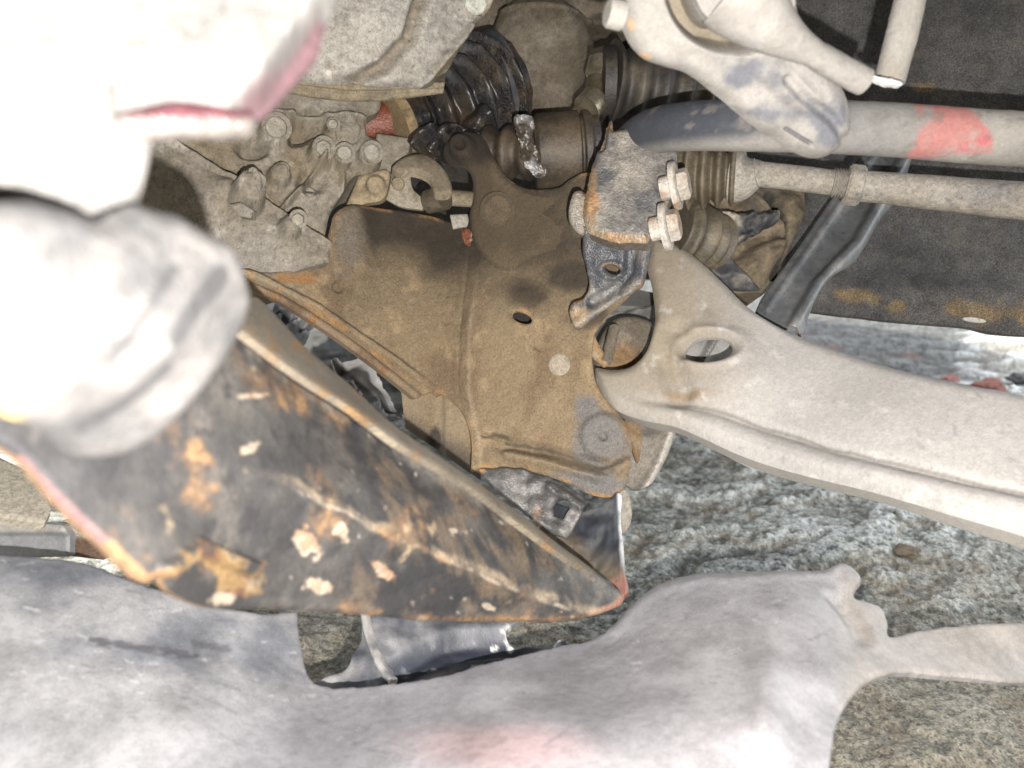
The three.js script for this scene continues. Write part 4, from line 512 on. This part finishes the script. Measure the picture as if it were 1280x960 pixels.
{ // flattened eye end / link of the bar, close to the lens
  const t = thing('stabilizer_link', 'white dusty stabilizer link with a round bushed eye in front of the bar', 'stabilizer link');
  const C = (x, y, P) => { let c = mix([0.185, 0.177, 0.163], [0.235, 0.226, 0.211], blot(P, 16, -0.3, 0.3)); c = mix(c, [0.075, 0.083, 0.105], ss(0.3, 0.85, 0.9 * gauss(x, y, 930, 86, 46, 26) + 0.6 * gauss(x, y, 1000, 122, 46, 16) + 0.8 * gauss(x, y, 1032, 158, 28, 30) + 0.75 * gauss(x, y, 950, 142, 70, 12) + 1.1 * fbm(P, 55, 5)) * 0.8); c = mix(c, [0.42, 0.26, 0.12], ss(0.45, 0.9, gauss(x, y, 806, 74, 12, 8) + gauss(x, y, 788, 32, 10, 14) + 0.5 * fbm(P, 60, 3, 5)) * 0.6); return mix(c, [0.08, 0.085, 0.1], ss(3.2, 0.6, lined(x, y, [[983, 162], [1014, 180]])) * 0.85); };
  put('link_plate', slab({ outline: [[768, -40, 1], [1000, -40, 1], [1010, 20], [1030, 70], [1052, 98], [1068, 128], [1072, 155], [1064, 184], [1040, 203], [1014, 204], [985, 190], [940, 160], [900, 128], [868, 106], [838, 95], [808, 84], [788, 64], [776, 38], [771, 10]], depth: [[780, 0, 0.37], [880, 60, 0.375], [1000, 0, 0.38], [1050, 180, 0.425], [900, 120, 0.4]], step: 2, thick: 0.02, edge: 0.011,
    relief: (x, y) => { const r = Math.hypot(x - 916, (y + 20) * 0.98); return -0.016 * ss(88, 80, r) * ss(54, 60, r) + 0.006 * (1 - ss(50, 56, r)) - 0.0035 * ss(12, 1, lined(x, y, [[985, 100], [1005, 122], [1042, 150], [1060, 178]])) + 0.003 * ss(24, 5, lined(x, y, [[930, 60], [985, 108], [1010, 128]])) + 0.002 * n3(x * 0.03, y * 0.03, 3) - 0.003 * ss(3.5, 0.5, lined(x, y, [[983, 162], [1014, 180]])); }, color: (x, y, P) => { const r = Math.hypot(x - 916, (y + 20) * 0.98); return mix(C(x, y, P), [0.13, 0.11, 0.08], ss(87, 82, r) * ss(55, 59, r)); } }), MAT.pale, t);
  put('bushing', sweep([at(918, -20, 0.39), at(918, -22, 0.352)], (u) => mm(54, 0.37) - 0.003 * ss(0.8, 1, u), (P) => mix([0.17, 0.162, 0.149], [0.2, 0.192, 0.179], blot(P, 30, -0.2, 0.3)), { nt: 24 }), MAT.pale, t);
  const b = put('bolt', headGeo(at(778, 20, 0.372), V(-1, 0.15, 0.25), mm(18, 0.37), 0.008, 20, (P) => mix([0.22, 0.21, 0.19], [0.19, 0.172, 0.148], blot(P, 60, -0.1, 0.3))), MAT.pale, t); b.userData.label = 'pale bolt head at the left of the eye';
  const r = thing('brake_pipe', 'pale dusty rod crossing over the stabilizer link and ending above the bar', 'rod');
  put('rod', sweep([at(915, -14, 0.362), at(965, 34, 0.365), at(1022, 70, 0.372), at(1080, 102, 0.382)], (u) => lerp(mm(50, 0.37), mm(17, 0.37), ss(0, 0.62, u)), (P) => mix(mix([0.165, 0.157, 0.145], [0.205, 0.197, 0.183], blot(P, 25, -0.2, 0.3)), [0.2, 0.2, 0.2], blot(P, 70, 0.2, 0.35, 5) * 0.5), { nt: 60, na: 40, rough: 0.0012 }), MAT.pale, r);
  const v = thing('vertical_pipe', 'cut-off pale pipe hanging down in front of the dark wheel arch liner', 'pipe');
  put('pipe', sweep([at(1146, -40, 0.43), at(1128, 40, 0.43), at(1111, 102, 0.435)], () => mm(19, 0.432), (P) => mix(mix([0.2, 0.19, 0.168], [0.24, 0.23, 0.21], blot(P, 25, -0.2, 0.3)), [0.2, 0.17, 0.13], blot(P, 70, 0.16, 0.32, 5) * 0.6), { nt: 50, na: 36, rough: 0.0008 }), MAT.pale, v);
  put('broken_lip', slab({ outline: [[1092, 92], [1100, 95], [1112, 96], [1126, 100], [1128, 105], [1116, 105], [1098, 100]], depth: 0.412, step: 1.2, thick: 0.004, edge: 0.0015, tear: 1.5, color: () => [0.45, 0.45, 0.46] }), MAT.pale, v);
}
{ // tie rod with its bellows
  const t = thing('tie_rod', 'dusty steering tie rod with threaded neck, collar and ribbed bellows', 'tie rod');
  const C = (P) => mix(mix([0.22, 0.198, 0.16], [0.285, 0.265, 0.232], blot(P, 25, -0.3, 0.3)), [0.11, 0.11, 0.11], blot(P, 38, 0.12, 0.36, 6) * 0.6);
  put('bellows', sweep([at(815, 222, 0.655), at(870, 220, 0.64), at(925, 219, 0.63)], (u) => { const r = lerp(mm(42, 0.65), mm(31, 0.64), u); return r + 0.004 * Math.cos(u * Math.PI * 2 * 6.5) * (1 - ss(0.9, 1, u)); }, (P) => mix([0.1, 0.082, 0.054], [0.165, 0.137, 0.096], blot(P, 35, -0.2, 0.3)), { nt: 170, na: 56 }), MAT.rubber, t);
  put('bellows_end', sweep([at(914, 219, 0.632), at(932, 220, 0.628), at(946, 217, 0.624)], (u) => lerp(mm(33, 0.63), mm(19, 0.625), ss(0.3, 1, u)), C, { nt: 26 }), MAT.dusty, t);
  put('inner_rod', sweep([at(930, 216, 0.628), at(990, 222, 0.622), at(1046, 229, 0.615)], (u) => mm(18, 0.62) - 0.0015 * ss(0.1, 0.2, u), C, { nt: 50, rough: 0.0006 }), MAT.dusty, t);
  put('thread', sweep([at(1040, 228, 0.616), at(1064, 231, 0.613)], (u) => mm(17, 0.61) + 0.0011 * Math.cos(u * Math.PI * 2 * 7), C, { nt: 90 }), MAT.dusty, t);
  put('collar', sweep([at(1057, 230, 0.6135), at(1078, 233, 0.611)], (u, a) => mm(23, 0.61) / Math.max(0.9, Math.cos(((a + 0.3) % (Math.PI / 3)) - Math.PI / 6)) - 0.0015 * (u < 0.08 || u > 0.92 ? 1 : 0), C, { nt: 16, na: 48 }), MAT.dusty, t);
  put('outer_rod', sweep([at(1070, 232, 0.612), at(1140, 238, 0.6), at(1220, 246, 0.585), at(1350, 258, 0.56)], (u) => lerp(mm(19, 0.6), mm(25, 0.57), u), (P) => mix(C(P), [0.16, 0.16, 0.165], blot(P, 22, 0.0, 0.3, 13) * 0.55), { nt: 110, na: 48, rough: 0.0008, rf: 40 }), MAT.dusty, t);
}
// ================================================================ near the lens: rail, torn plastic, crushed bracket
{
  const t = thing('frame_rail', 'rust-pitted black folded frame rail tapering to a point in the middle', 'frame rail');
  const fold = [[-40, 500], [200, 548], [331, 600], [437, 650], [537, 693], [631, 731], [712, 760], [790, 778]];
  const railNicks = nicks([[70, 200, 450, 770, 770, 26, 1.8, 1.9, 1.2]]), chipNicks = nicks([[46, 330, 470, 770, 770, 5, 2, 0.5, 3]]);
  const C = (x, y, P, sd) => {
    const q = below(x, y, fold), f1 = fbm(P, 16, 5, 1), f2 = fbm(P, 60, 4, 6); let c = mix([0.01, 0.01, 0.011], [0.036, 0.034, 0.032], ss(-0.3, 0.3, f1 + 0.5 * f2)); c = mix(c, [0.068, 0.063, 0.056], ss(0.08, 0.42, 0.5 * f2 + 0.9 * fbm(P, 20, 4, 33)) * lerp(0.45, 0.8, ss(60, 300, x)) + 0.3 * ss(560, 760, x) * ss(-0.2, 0.2, f2)); c = mix(c, [0.012, 0.012, 0.014], ss(0.1, 0.32, fbm(P, 24, 4, 51)) * 0.75);
    const r = fbm(P, 34, 5, 21) + 0.3 * gauss(x, y, 372, 505, 36, 24) + 0.28 * gauss(x, y, 470, 662, 60, 16) + 0.45 * ss(16, 2, sd * 1000 * 2.4) * ss(420, 500, x) * (q > 0 ? 1 : 0.1) + 0.2 * ss(9, 1, Math.abs(q)) * ss(400, 440, x) * ss(620, 560, x) + 0.18 * gauss(x, y, 540, 590, 20, 16) + 0.2 * fbm(V(P.x + P.y * 0.3, P.y * 0.35, P.z), 50, 3, 4);
    c = mix(c, [0.075, 0.055, 0.036], ss(-0.05, 0.25, fbm(V(P.x + P.y * 0.3, P.y * 0.3, P.z), 70, 4, 14)) * ss(380, 480, x) * 0.8);
    c = mix(c, [0.02, 0.018, 0.016], railNicks(x, y) * 0.7);
    const r2 = r + 0.3 * fbm(P, 130, 3, 12); c = mix(c, [0.1, 0.06, 0.032], ss(0.12, 0.4, r2) * 0.75); c = mix(c, [0.17, 0.1, 0.045], ss(0.32, 0.52, r2 + 0.4 * f2) * 0.75); c = mix(c, [0.2, 0.155, 0.1], ss(0.3, 0.5, fbm(P, 90, 4, 61) + 0.25 * r) * 0.7); c = mix(c, [0.012, 0.012, 0.013], ss(0.16, 0.34, fbm(P, 75, 4, 71)) * 0.7);
    const up = Math.abs(below(x, y, [[309, 412], [375, 458], [440, 500], [500, 546], [587, 600], [640, 640], [700, 684], [762, 728]])); c = mix(c, [0.13, 0.118, 0.098], ss(30, 4, up) * 0.6 * ss(-0.35, 0.15, f2 + 0.4 * f1)); c = mix(c, [0.1, 0.115, 0.13], ss(690, 750, x) * 0.6 * ss(-0.2, 0.2, f1));
    const ch = Math.max(...[[382, 678, 20, 10, -0.95], [408, 734, 20, 8, -0.25], [418, 664, 13, 7, -0.7], [286, 749, 20, 7, 0.1], [478, 714, 16, 6, -0.6], [300, 562, 16, 5, 0.4], [606, 757, 8, 4, -0.3], [318, 495, 26, 3, 0.1], [565, 663, 5, 3, 0]].map(([a, b, w, h, o]) => { const dx = x - a, dy = y - b, u = dx * Math.cos(o) - dy * Math.sin(o), v = dx * Math.sin(o) + dy * Math.cos(o); return ss(1.25, 0.8, Math.hypot(u / w, v / h) + 0.7 * n3(x * 0.1, y * 0.1, 6) + 0.3 * n3(x * 0.3, y * 0.3, 2)); })); c = mix(c, mix([0.23, 0.19, 0.145], [0.17, 0.085, 0.04], blot(P, 80, -0.02, 0.2, 4) * 0.7), ch);
    const patch = sdPoly([[176, 722], [205, 694], [238, 676], [262, 682], [300, 694], [332, 708], [346, 730], [330, 748], [296, 742], [262, 716], [240, 706], [214, 712], [190, 724]], x, y) + 12 * n3(x * 0.06, y * 0.06, 14) + 9 * n3(x * 0.17, y * 0.17, 4);
    c = mix(c, mix(mix([0.13, 0.08, 0.03], [0.17, 0.13, 0.085], blot(P, 60, -0.1, 0.25)), [0.085, 0.038, 0.018], blot(P, 70, 0.02, 0.2, 6)), ss(-4, 6, patch) * ss(0.4, 0.05, fbm(P, 75, 4, 9)) * 0.95);
    c = mix(c, [0.24, 0.2, 0.16], ss(4, 1, Math.abs(q - 1 + 4 * n3(x * 0.04, 3, 3))) * ss(330, 400, x) * ss(-0.2, 0.2, fbm(P, 60, 3, 15)) * 0.7);
    c = mix(c, [0.13, 0.062, 0.06], ss(9, 4, lined(x, y, [[10, 578], [60, 630], [110, 676], [152, 716]])) * 0.75 * ss(175, 140, x)); c = mix(c, [0.14, 0.078, 0.036], ss(8, 4, lined(x, y, [[120, 682], [166, 724], [186, 716]])));
    c = mix(c, [0.24, 0.12, 0.08], ss(8, 3, lined(x, y, [[735, 765], [762, 758], [782, 740]])) * 0.9); c = mix(c, [0.2, 0.16, 0.11], ss(9, 2, Math.abs(q + 5 + 8 * n3(x * 0.03, 5, 1))) * ss(300, 400, x) * ss(-0.3, 0.25, f2) * 0.7); return mix(c, [0.24, 0.21, 0.18], chipNicks(x, y) * 0.8);  // pale band above the fold is a highlight put into the colour
  };
  put('rail_face', slab({
    outline: [[-60, 470, 1], [120, 430], [240, 410], [309, 410], [375, 458], [440, 500], [500, 546], [587, 600], [640, 640], [700, 684], [740, 712], [762, 728], [778, 744], [772, 756, 1], [735, 768], [700, 775], [640, 778], [540, 778], [470, 772], [400, 768], [340, 762], [300, 764], [250, 756], [205, 738], [186, 720], [172, 728], [152, 718], [110, 678], [60, 630], [10, 575], [-60, 540, 1]],
    depth: [[-20, 560, 0.2], [170, 720, 0.235], [310, 415, 0.29], [340, 760, 0.29], [480, 640, 0.345], [480, 520, 0.36], [640, 700, 0.41], [640, 775, 0.415], [775, 745, 0.46]], step: 2, thick: 0.003, edge: 0.0025, rim: [0.16, 0.1, 0.055],
    relief: (x, y, P) => { const q = below(x, y, fold), d = 0.28 + x * 0.00022; return 0.0065 - Math.min(0.02, Math.max(0, Math.sqrt(q * q + 30) * d / FOCAL * 0.3 * ss(150, 420, x))) + 0.0014 * n3(x * 0.014, y * 0.014, 3) + 0.0007 * n3(x * 0.05, y * 0.05, 7) * ss(250, 450, x) + 0.004 * ss(14, 5, lined(x, y, [[190, 712], [240, 684], [320, 712]])) ; }, color: C,
  }), MAT.rail, t);
  put('top_flange', slab({
    outline: [[306, 374, 1], [322, 370], [354, 401], [381, 431], [440, 481], [494, 530], [587, 594], [650, 640], [700, 680], [740, 709], [776, 743, 1], [764, 732], [742, 716], [700, 690], [640, 646], [587, 606], [500, 553], [440, 508], [375, 466], [304, 412, 1]], depth: [[310, 415, 0.292], [310, 380, 0.325], [480, 515, 0.362], [480, 505, 0.395], [640, 640, 0.412], [650, 632, 0.425], [776, 744, 0.462]], step: 1.8, thick: 0.003, edge: 0.001,
    color: (x, y, P) => mix(mix([0.125, 0.105, 0.075], [0.09, 0.075, 0.054], blot(P, 40, -0.2, 0.3)), [0.15, 0.085, 0.035], Math.max(ss(0.4, 1, gauss(x, y, 375, 432, 22, 12)), blot(P, 60, 0.08, 0.3, 8) * 0.85)),
  }), MAT.sand, t, 'tan dusty top flange');
}
{
  const t = thing('torn_undertray', 'large torn pale grey plastic undertray curving along the bottom of the picture', 'undertray');
  const trayNicks = nicks([[90, 0, 700, 520, 940, 34, 1.5, 0.15, 0.7], [40, 500, 740, 1060, 950, 22, 1.3, -0.3, 0.8]]), trayPale = nicks([[60, 0, 700, 400, 880, 16, 1.6, 0.1, 0.8], [30, 400, 740, 1060, 940, 14, 1.4, -0.3, 0.8]]);
  const fogged = (x, y, P) => {
    const st = V(P.x * 0.5 - P.y * 0.25, P.y * 1.5 + P.x * 0.3, P.z * 0.8), w = fbm(P, 9, 3, 44); let c = mix([0.205, 0.204, 0.222], [0.24, 0.239, 0.252], ss(-0.3, 0.35, w));
    const left = ss(520, 250, x + (y - 800) * 0.6); c = mix(c, [0.23, 0.237, 0.236], left * 0.5);
    c = mix(c, [0.095, 0.104, 0.122], 0.8 * ss(0.32, 0.8, 0.5 * gauss(x, y, 60, 716, 150, 32) + 0.5 * gauss(x, y, 340, 826, 60, 36) + 0.35 * gauss(x, y, 250, 800, 150, 34) + 0.25 * left + 0.9 * fbm(st, 34, 5)));
    c = mix(c, [0.06, 0.06, 0.07], ss(8, 2, lined(x, y, [[115, 798], [180, 806], [245, 818]]) + 7 * n3(x * 0.07, y * 0.2, 2)) * 0.8); c = mix(c, [0.07, 0.07, 0.08], ss(7, 2, lined(x, y, [[245, 801], [285, 810]]) + 5 * n3(x * 0.1, y * 0.2, 8)) * 0.7);
    c = mix(c, [0.25, 0.245, 0.248], ss(600, 980, x) * ss(700, 800, y) * 0.6); c = mix(c, [0.28, 0.25, 0.212], ss(1030, 1075, x) * 0.7); c = mix(c, [0.32, 0.225, 0.225], ss(0.25, 1, gauss(x, y, 620, 935, 150, 38) + 0.35 * fbm(P, 20, 3)) * 0.65);
    c = mix(c, [0.12, 0.122, 0.135], ss(0.4, 0.9, 0.5 * gauss(x, y, 290, 930, 90, 18) + 0.3 * gauss(x, y, 430, 890, 60, 12) + 0.8 * fbm(st, 50, 4, 3)) * 0.5); 
    c = mix(c, [0.1, 0.103, 0.118], trayNicks(x, y) * 0.55); return mix(c, [0.42, 0.42, 0.41], trayPale(x, y) * 0.6);
  };
  put('outer_skin', slab({
    outline: [[-60, 690, 1], [0, 692], [60, 696], [110, 704], [170, 726], [260, 752], [330, 766], [373, 762, 1], [374, 790], [379, 815], [384, 838], [394, 852, 1], [420, 857], [500, 852], [560, 842], [620, 824], [690, 806], [740, 797], [768, 780], [792, 756], [822, 733], [860, 718], [900, 712], [960, 710], [1010, 711], [1052, 711], [1068, 716], [1073, 732], [1068, 744], [1084, 749], [1104, 757], [1112, 774], [1115, 793], [1150, 784], [1210, 778], [1340, 777, 1], [1340, 853, 1], [1260, 852], [1190, 842], [1140, 838], [1108, 842], [1080, 856], [1060, 880], [1046, 915], [1034, 1000, 1], [600, 1010], [-60, 1010, 1]],
    depth: [[-20, 700, 0.4], [170, 730, 0.415], [370, 780, 0.45], [400, 855, 0.42], [560, 842, 0.43], [740, 797, 0.47], [850, 722, 0.49], [1060, 715, 0.48], [1110, 780, 0.455], [1300, 780, 0.47], [1300, 850, 0.45], [1000, 850, 0.37], [1030, 970, 0.32], [700, 900, 0.36], [620, 980, 0.31], [300, 900, 0.37], [-20, 960, 0.31], [60, 820, 0.36]], step: 2, thick: 0.0032, edge: 0.0022, tear: 1.2, rim: [0.24, 0.235, 0.235], backColor: [0.05, 0.05, 0.055],
    relief: (x, y) => 0.004 * n3(x * 0.006, y * 0.009, 3) + 0.0005 * n3(x * 0.014, y * 0.02, 7) + 0.006 * ss(20, 2, lined(x, y, [[1048, 716], [1064, 730]])) - 0.004 * ss(20, 0, Math.abs(below(y, x, [[740, 1030], [780, 1062], [810, 1070]]) - 12)) * ss(735, 750, y) * ss(815, 790, y) + 0.006 * gauss(x, y, 960, 880, 26, 70) + 0.0012 * Math.exp(-((lined(x, y, [[770, 792], [800, 762], [832, 740], [880, 725], [960, 720], [1040, 720]]) / 5) ** 2)), color: fogged,
  }), MAT.plastic, t);
  put('inner_wall', slab({
    outline: [[452, 762, 1], [520, 766], [640, 770, 1], [648, 774], [632, 786], [640, 797, 1], [690, 794], [704, 800, 1], [720, 812], [640, 850, 1], [540, 880, 1], [400, 872, 1], [392, 852, 1], [410, 846], [432, 836], [444, 815], [452, 795]], depth: [[450, 770, 0.53], [640, 775, 0.55], [400, 860, 0.48], [690, 800, 0.52], [560, 870, 0.49]], step: 2, thick: 0.003, edge: 0.001, tear: 1.4,
    relief: (x, y) => -0.01 * ss(24, 4, lined(x, y, [[480, 848], [560, 810], [680, 798]])) + 0.003 * n3(x * 0.03, y * 0.05, 2),
    color: (x, y, P) => mix(mix(mix([0.07, 0.076, 0.09], [0.2, 0.2, 0.205], blot(P, 30, -0.15, 0.3)), [0.025, 0.03, 0.045], ss(30, 8, lined(x, y, [[500, 840], [560, 812], [640, 800]]))), [0.6, 0.6, 0.58], ss(0.2, 0.36, fbm(P, 60, 4, 3)) * ss(40, 10, lined(x, y, [[540, 825], [580, 818], [690, 795]]))),
  }), MAT.plastic, t, 'dark inner wall of the tray');
  put('rib', sweep([at(456, 762, 0.512), at(462, 795, 0.5), at(476, 830, 0.485), at(492, 852, 0.47)], () => mm(6, 0.5), (P) => mix([0.27, 0.26, 0.25], [0.1, 0.1, 0.11], blot(P, 50, 0, 0.3)), { nt: 30, na: 16, rough: 0.001 }), MAT.plastic, t);
}
{ // grey duct end at the left edge, behind the tray
  const t = thing('bumper_bracket', 'grey dusty bumper bracket with a seam at the left edge above the undertray', 'bracket'), c = (P) => mix([0.24, 0.235, 0.22], [0.33, 0.32, 0.29], blot(P, 20, -0.2, 0.3));
  put('upper_plate', slab({ outline: [[-60, 540, 1], [40, 590, 1], [64, 630], [56, 652, 1], [30, 650], [-60, 632, 1]], depth: [[-20, 600, 0.5], [60, 640, 0.5], [40, 590, 0.52]], step: 2.5, thick: 0.006, edge: 0.002, color: (x, y, P) => mix(c(P), [0.3, 0.26, 0.18], 0.5) }), MAT.dusty, t);
  put('lower_plate', slab({ outline: [[-60, 634, 1], [30, 652], [62, 656, 1], [80, 660], [82, 698, 1], [-60, 702, 1]], depth: 0.52, step: 2.5, thick: 0.006, edge: 0.002, relief: (x, y) => -0.004 * ss(664, 672, y), color: (x, y, P) => mix(c(P), [0.16, 0.17, 0.185], ss(662, 670, y) * 0.8) }), MAT.plastic, t);
  put('dark_edge', slab({ outline: [[78, 650, 1], [100, 652, 1], [140, 690, 1], [130, 700, 1], [80, 694, 1]], depth: 0.545, step: 2, thick: 0.006, color: (x, y, P) => mix([0.09, 0.055, 0.035], [0.28, 0.25, 0.2], ss(676, 668, y)) }), MAT.dusty, t);
}
{ // crushed metal just in front of the lens, left
  const t = thing('crushed_bumper', 'large out-of-focus bleached piece of crushed bumper with pink red edge at upper left', 'bumper');
  const C = (x, y, P) => { let c = mix([0.05, 0.049, 0.047], [0.1, 0.098, 0.093], blot(P, 18, -0.35, 0.2)); c = mix(c, [0.008, 0.008, 0.009], ss(0.35, 1, 0.8 * gauss(x, y, 140, 130, 12, 60) + 0.5 * gauss(x, y, 60, 180, 40, 70) + 0.5 * gauss(x, y, 330, 15, 40, 16) + 0.4 * fbm(P, 60, 3, 3)) * 0.6); c = mix(c, [0.04, 0.014, 0.019], ss(24, 10, lined(x, y, [[412, 10], [376, 66], [318, 122]]) - 0) * 0.9); return c; };
  put('panel', slab({ outline: [[-120, -120, 1], [470, -120, 1], [416, 0], [408, 34], [372, 74], [335, 112], [300, 132], [240, 136], [196, 160], [186, 200], [172, 250], [150, 300, 1], [120, 380], [-120, 420, 1]], depth: [[0, 0, 0.16], [400, 0, 0.185], [320, 130, 0.18], [150, 280, 0.165], [0, 350, 0.15]], step: 5, thick: 0.004, edge: 0.003, relief: (x, y) => 0.004 * n3(x * 0.008, y * 0.008, 3) - 0.012 * ss(0, 30, below(x, y, [[180, 250], [330, 100], [430, -40]]) + 22), color: C, rim: [0.04, 0.014, 0.019] }), MAT.dusty, t);
  put('tab', slab({ outline: [[150, 150, 1], [236, 134], [320, 144], [327, 160], [316, 176], [250, 178], [170, 182, 1]], depth: [[170, 160, 0.165], [320, 160, 0.185], [240, 175, 0.175]], step: 4, thick: 0.006, edge: 0.003, color: (x, y, P) => mix([0.07, 0.063, 0.058], [0.05, 0.015, 0.02], ss(154, 142, y)) }), MAT.paint, t, 'bent tab with pink red paint on top');
}
{
  const t = thing('ribbed_bracket', 'blurred pale ribbed metal bracket end close to the lens in front of the rail', 'bracket');
  const C = (x, y, P) => { const u = (x * 0.57 + y * 0.82), v = (x * 0.82 - y * 0.57); let c = mix([0.028, 0.028, 0.029], [0.06, 0.058, 0.056], blot(P, 40, -0.35, 0.15)); const rr = Math.max(1.1 * ss(26, 4, lined(x, y, [[275, 345], [245, 385], [222, 420]])), 0.9 * ss(16, 2, lined(x, y, [[218, 335], [180, 395], [140, 450]])), 0.9 * ss(22, 4, lined(x, y, [[215, 470], [150, 520], [110, 540]])), 0.8 * gauss(x, y, 110, 490, 40, 26), 0.7 * gauss(x, y, 190, 480, 40, 24), 0.6 * gauss(x, y, 20, 310, 50, 60), 0.9 * gauss(x, y, 0, 430, 10, 12)); c = mix(c, [0.012, 0.012, 0.0135], ss(0.35, 0.95, rr + 0.35 * fbm(P, 70, 3, 3)) * 0.93); c = mix(c, [0.5, 0.33, 0.1], ss(0.5, 1, gauss(x, y, 20, 535, 30, 22))); return c; };
  put('body', slab({ outline: [[-120, 270, 1], [60, 250], [140, 272], [160, 262, 1], [184, 252], [206, 258], [240, 268], [282, 290], [318, 322], [338, 362], [336, 404], [314, 448], [284, 490], [246, 536], [210, 570, 1], [162, 590], [112, 590], [84, 568], [50, 548], [14, 530], [-120, 480, 1]], depth: [[0, 400, 0.13], [180, 270, 0.16], [310, 370, 0.185], [130, 560, 0.17], [220, 420, 0.16]], step: 4, thick: 0.02, edge: 0.005, relief: (x, y) => { const v = x * 0.63 + y * 0.78 + 12 * n3(x * 0.01, y * 0.01, 2); return 0.0004 * Math.cos(v * 0.09) + 0.0006 * n3(v * 0.03, (x - y) * 0.006, 9) - 0.003 * ss(0, 60, below(x, y, [[60, 520], [200, 440], [330, 300]])); }, color: C }), MAT.dusty, t);
}
{ // loose bits on the ground beyond
  const t = thing('crumpled_sheet', 'crumpled silver plastic sheet lying on the ground behind the rail', 'plastic sheet');
  put('sheet', slab({ outline: [[320, 352, 1], [360, 362], [390, 384], [412, 388], [404, 402], [386, 412], [384, 428], [360, 430], [330, 400, 1]], depth: [[330, 370, 0.9], [400, 390, 0.95], [370, 425, 0.88]], step: 2, thick: 0.003, edge: 0.001, tear: 2, relief: (x, y) => 0.05 * n3(x * 0.03, y * 0.05, 3) + 0.015 * n3(x * 0.1, y * 0.1, 7), color: (x, y, P) => mix([0.2, 0.21, 0.22], [0.6, 0.6, 0.6], ss(372, 384, x + n3(x * 0.1, y * 0.1, 2) * 20) * ss(410, 390, y)) }), MAT.gloss, t);
  const u = thing('torn_liner_piece', 'torn dark liner piece with ragged white edge behind the rail', 'plastic piece');
  put('piece', slab({ outline: [[412, 452, 1], [440, 450], [466, 458], [486, 476], [498, 496], [506, 528, 1], [490, 520], [470, 500], [440, 480]], depth: [[420, 455, 0.75], [500, 520, 0.72], [470, 460, 0.78]], step: 1.7, thick: 0.003, edge: 0.001, tear: 2.2, relief: (x, y) => 0.02 * n3(x * 0.03, y * 0.03, 5), color: (x, y, P) => mix([0.09, 0.085, 0.08], [0.55, 0.54, 0.51], ss(3, -4, below(x, y, [[420, 452], [460, 474], [490, 508], [506, 530]]) + 6 * n3(x * 0.1, y * 0.1, 4))) }), MAT.plastic, u);
  // stones
  const rock = (s, c) => { const g = new THREE.IcosahedronGeometry(1, 4), p = g.attributes.position, v = V(0, 0, 0); for (let i = 0; i < p.count; i++) { v.fromBufferAttribute(p, i); const k = 1 + 0.5 * PN.noise(v.x * 1.3 + s, v.y * 1.3, v.z * 1.3) + 0.14 * PN.noise(v.x * 4 + s, v.y * 4, v.z * 4); p.setXYZ(i, v.x * k, v.y * k * 0.62, v.z * k * 0.8); } g.computeVertexNormals(); return paint(g, (P) => mix(c, mul(c, 0.6), ss(-0.2, 0.3, PN.noise(P.x * 3 + s, P.y * 3, P.z * 3)))); };
  const onGround = (px, py) => { const r = at(px, py, 1).sub(EYE); return EYE.clone().addScaledVector(r, EYE.y / -r.y); };
  for (const [px, py, r, c, label] of [[1274, 478, 0.03, [0.1, 0.1, 0.095], 'dark grey stone on the ground at the right edge'], [1232, 492, 0.045, [0.22, 0.085, 0.065], 'reddish brick fragment lying just above the control arm near the right edge'], [1188, 482, 0.03, [0.25, 0.11, 0.09], 'small reddish brick fragment left of the larger one above the arm'], [1108, 668, 0.016, [0.3, 0.275, 0.22], 'brown clod on the grey ground below the control arm'], [1132, 700, 0.016, [0.2, 0.16, 0.11], 'brown dirt clod right above the undertray arm']]) {
    const p = onGround(px, py), g = rock(px * 0.37, c); g.scale(r, r, r); g.translate(p.x, 0.01, p.z); const m = put('stone', g, MAT.dusty); m.name = numbered('stone'); m.userData = { label, category: 'stone' };
  }
}
renderer.render(scene, camera);
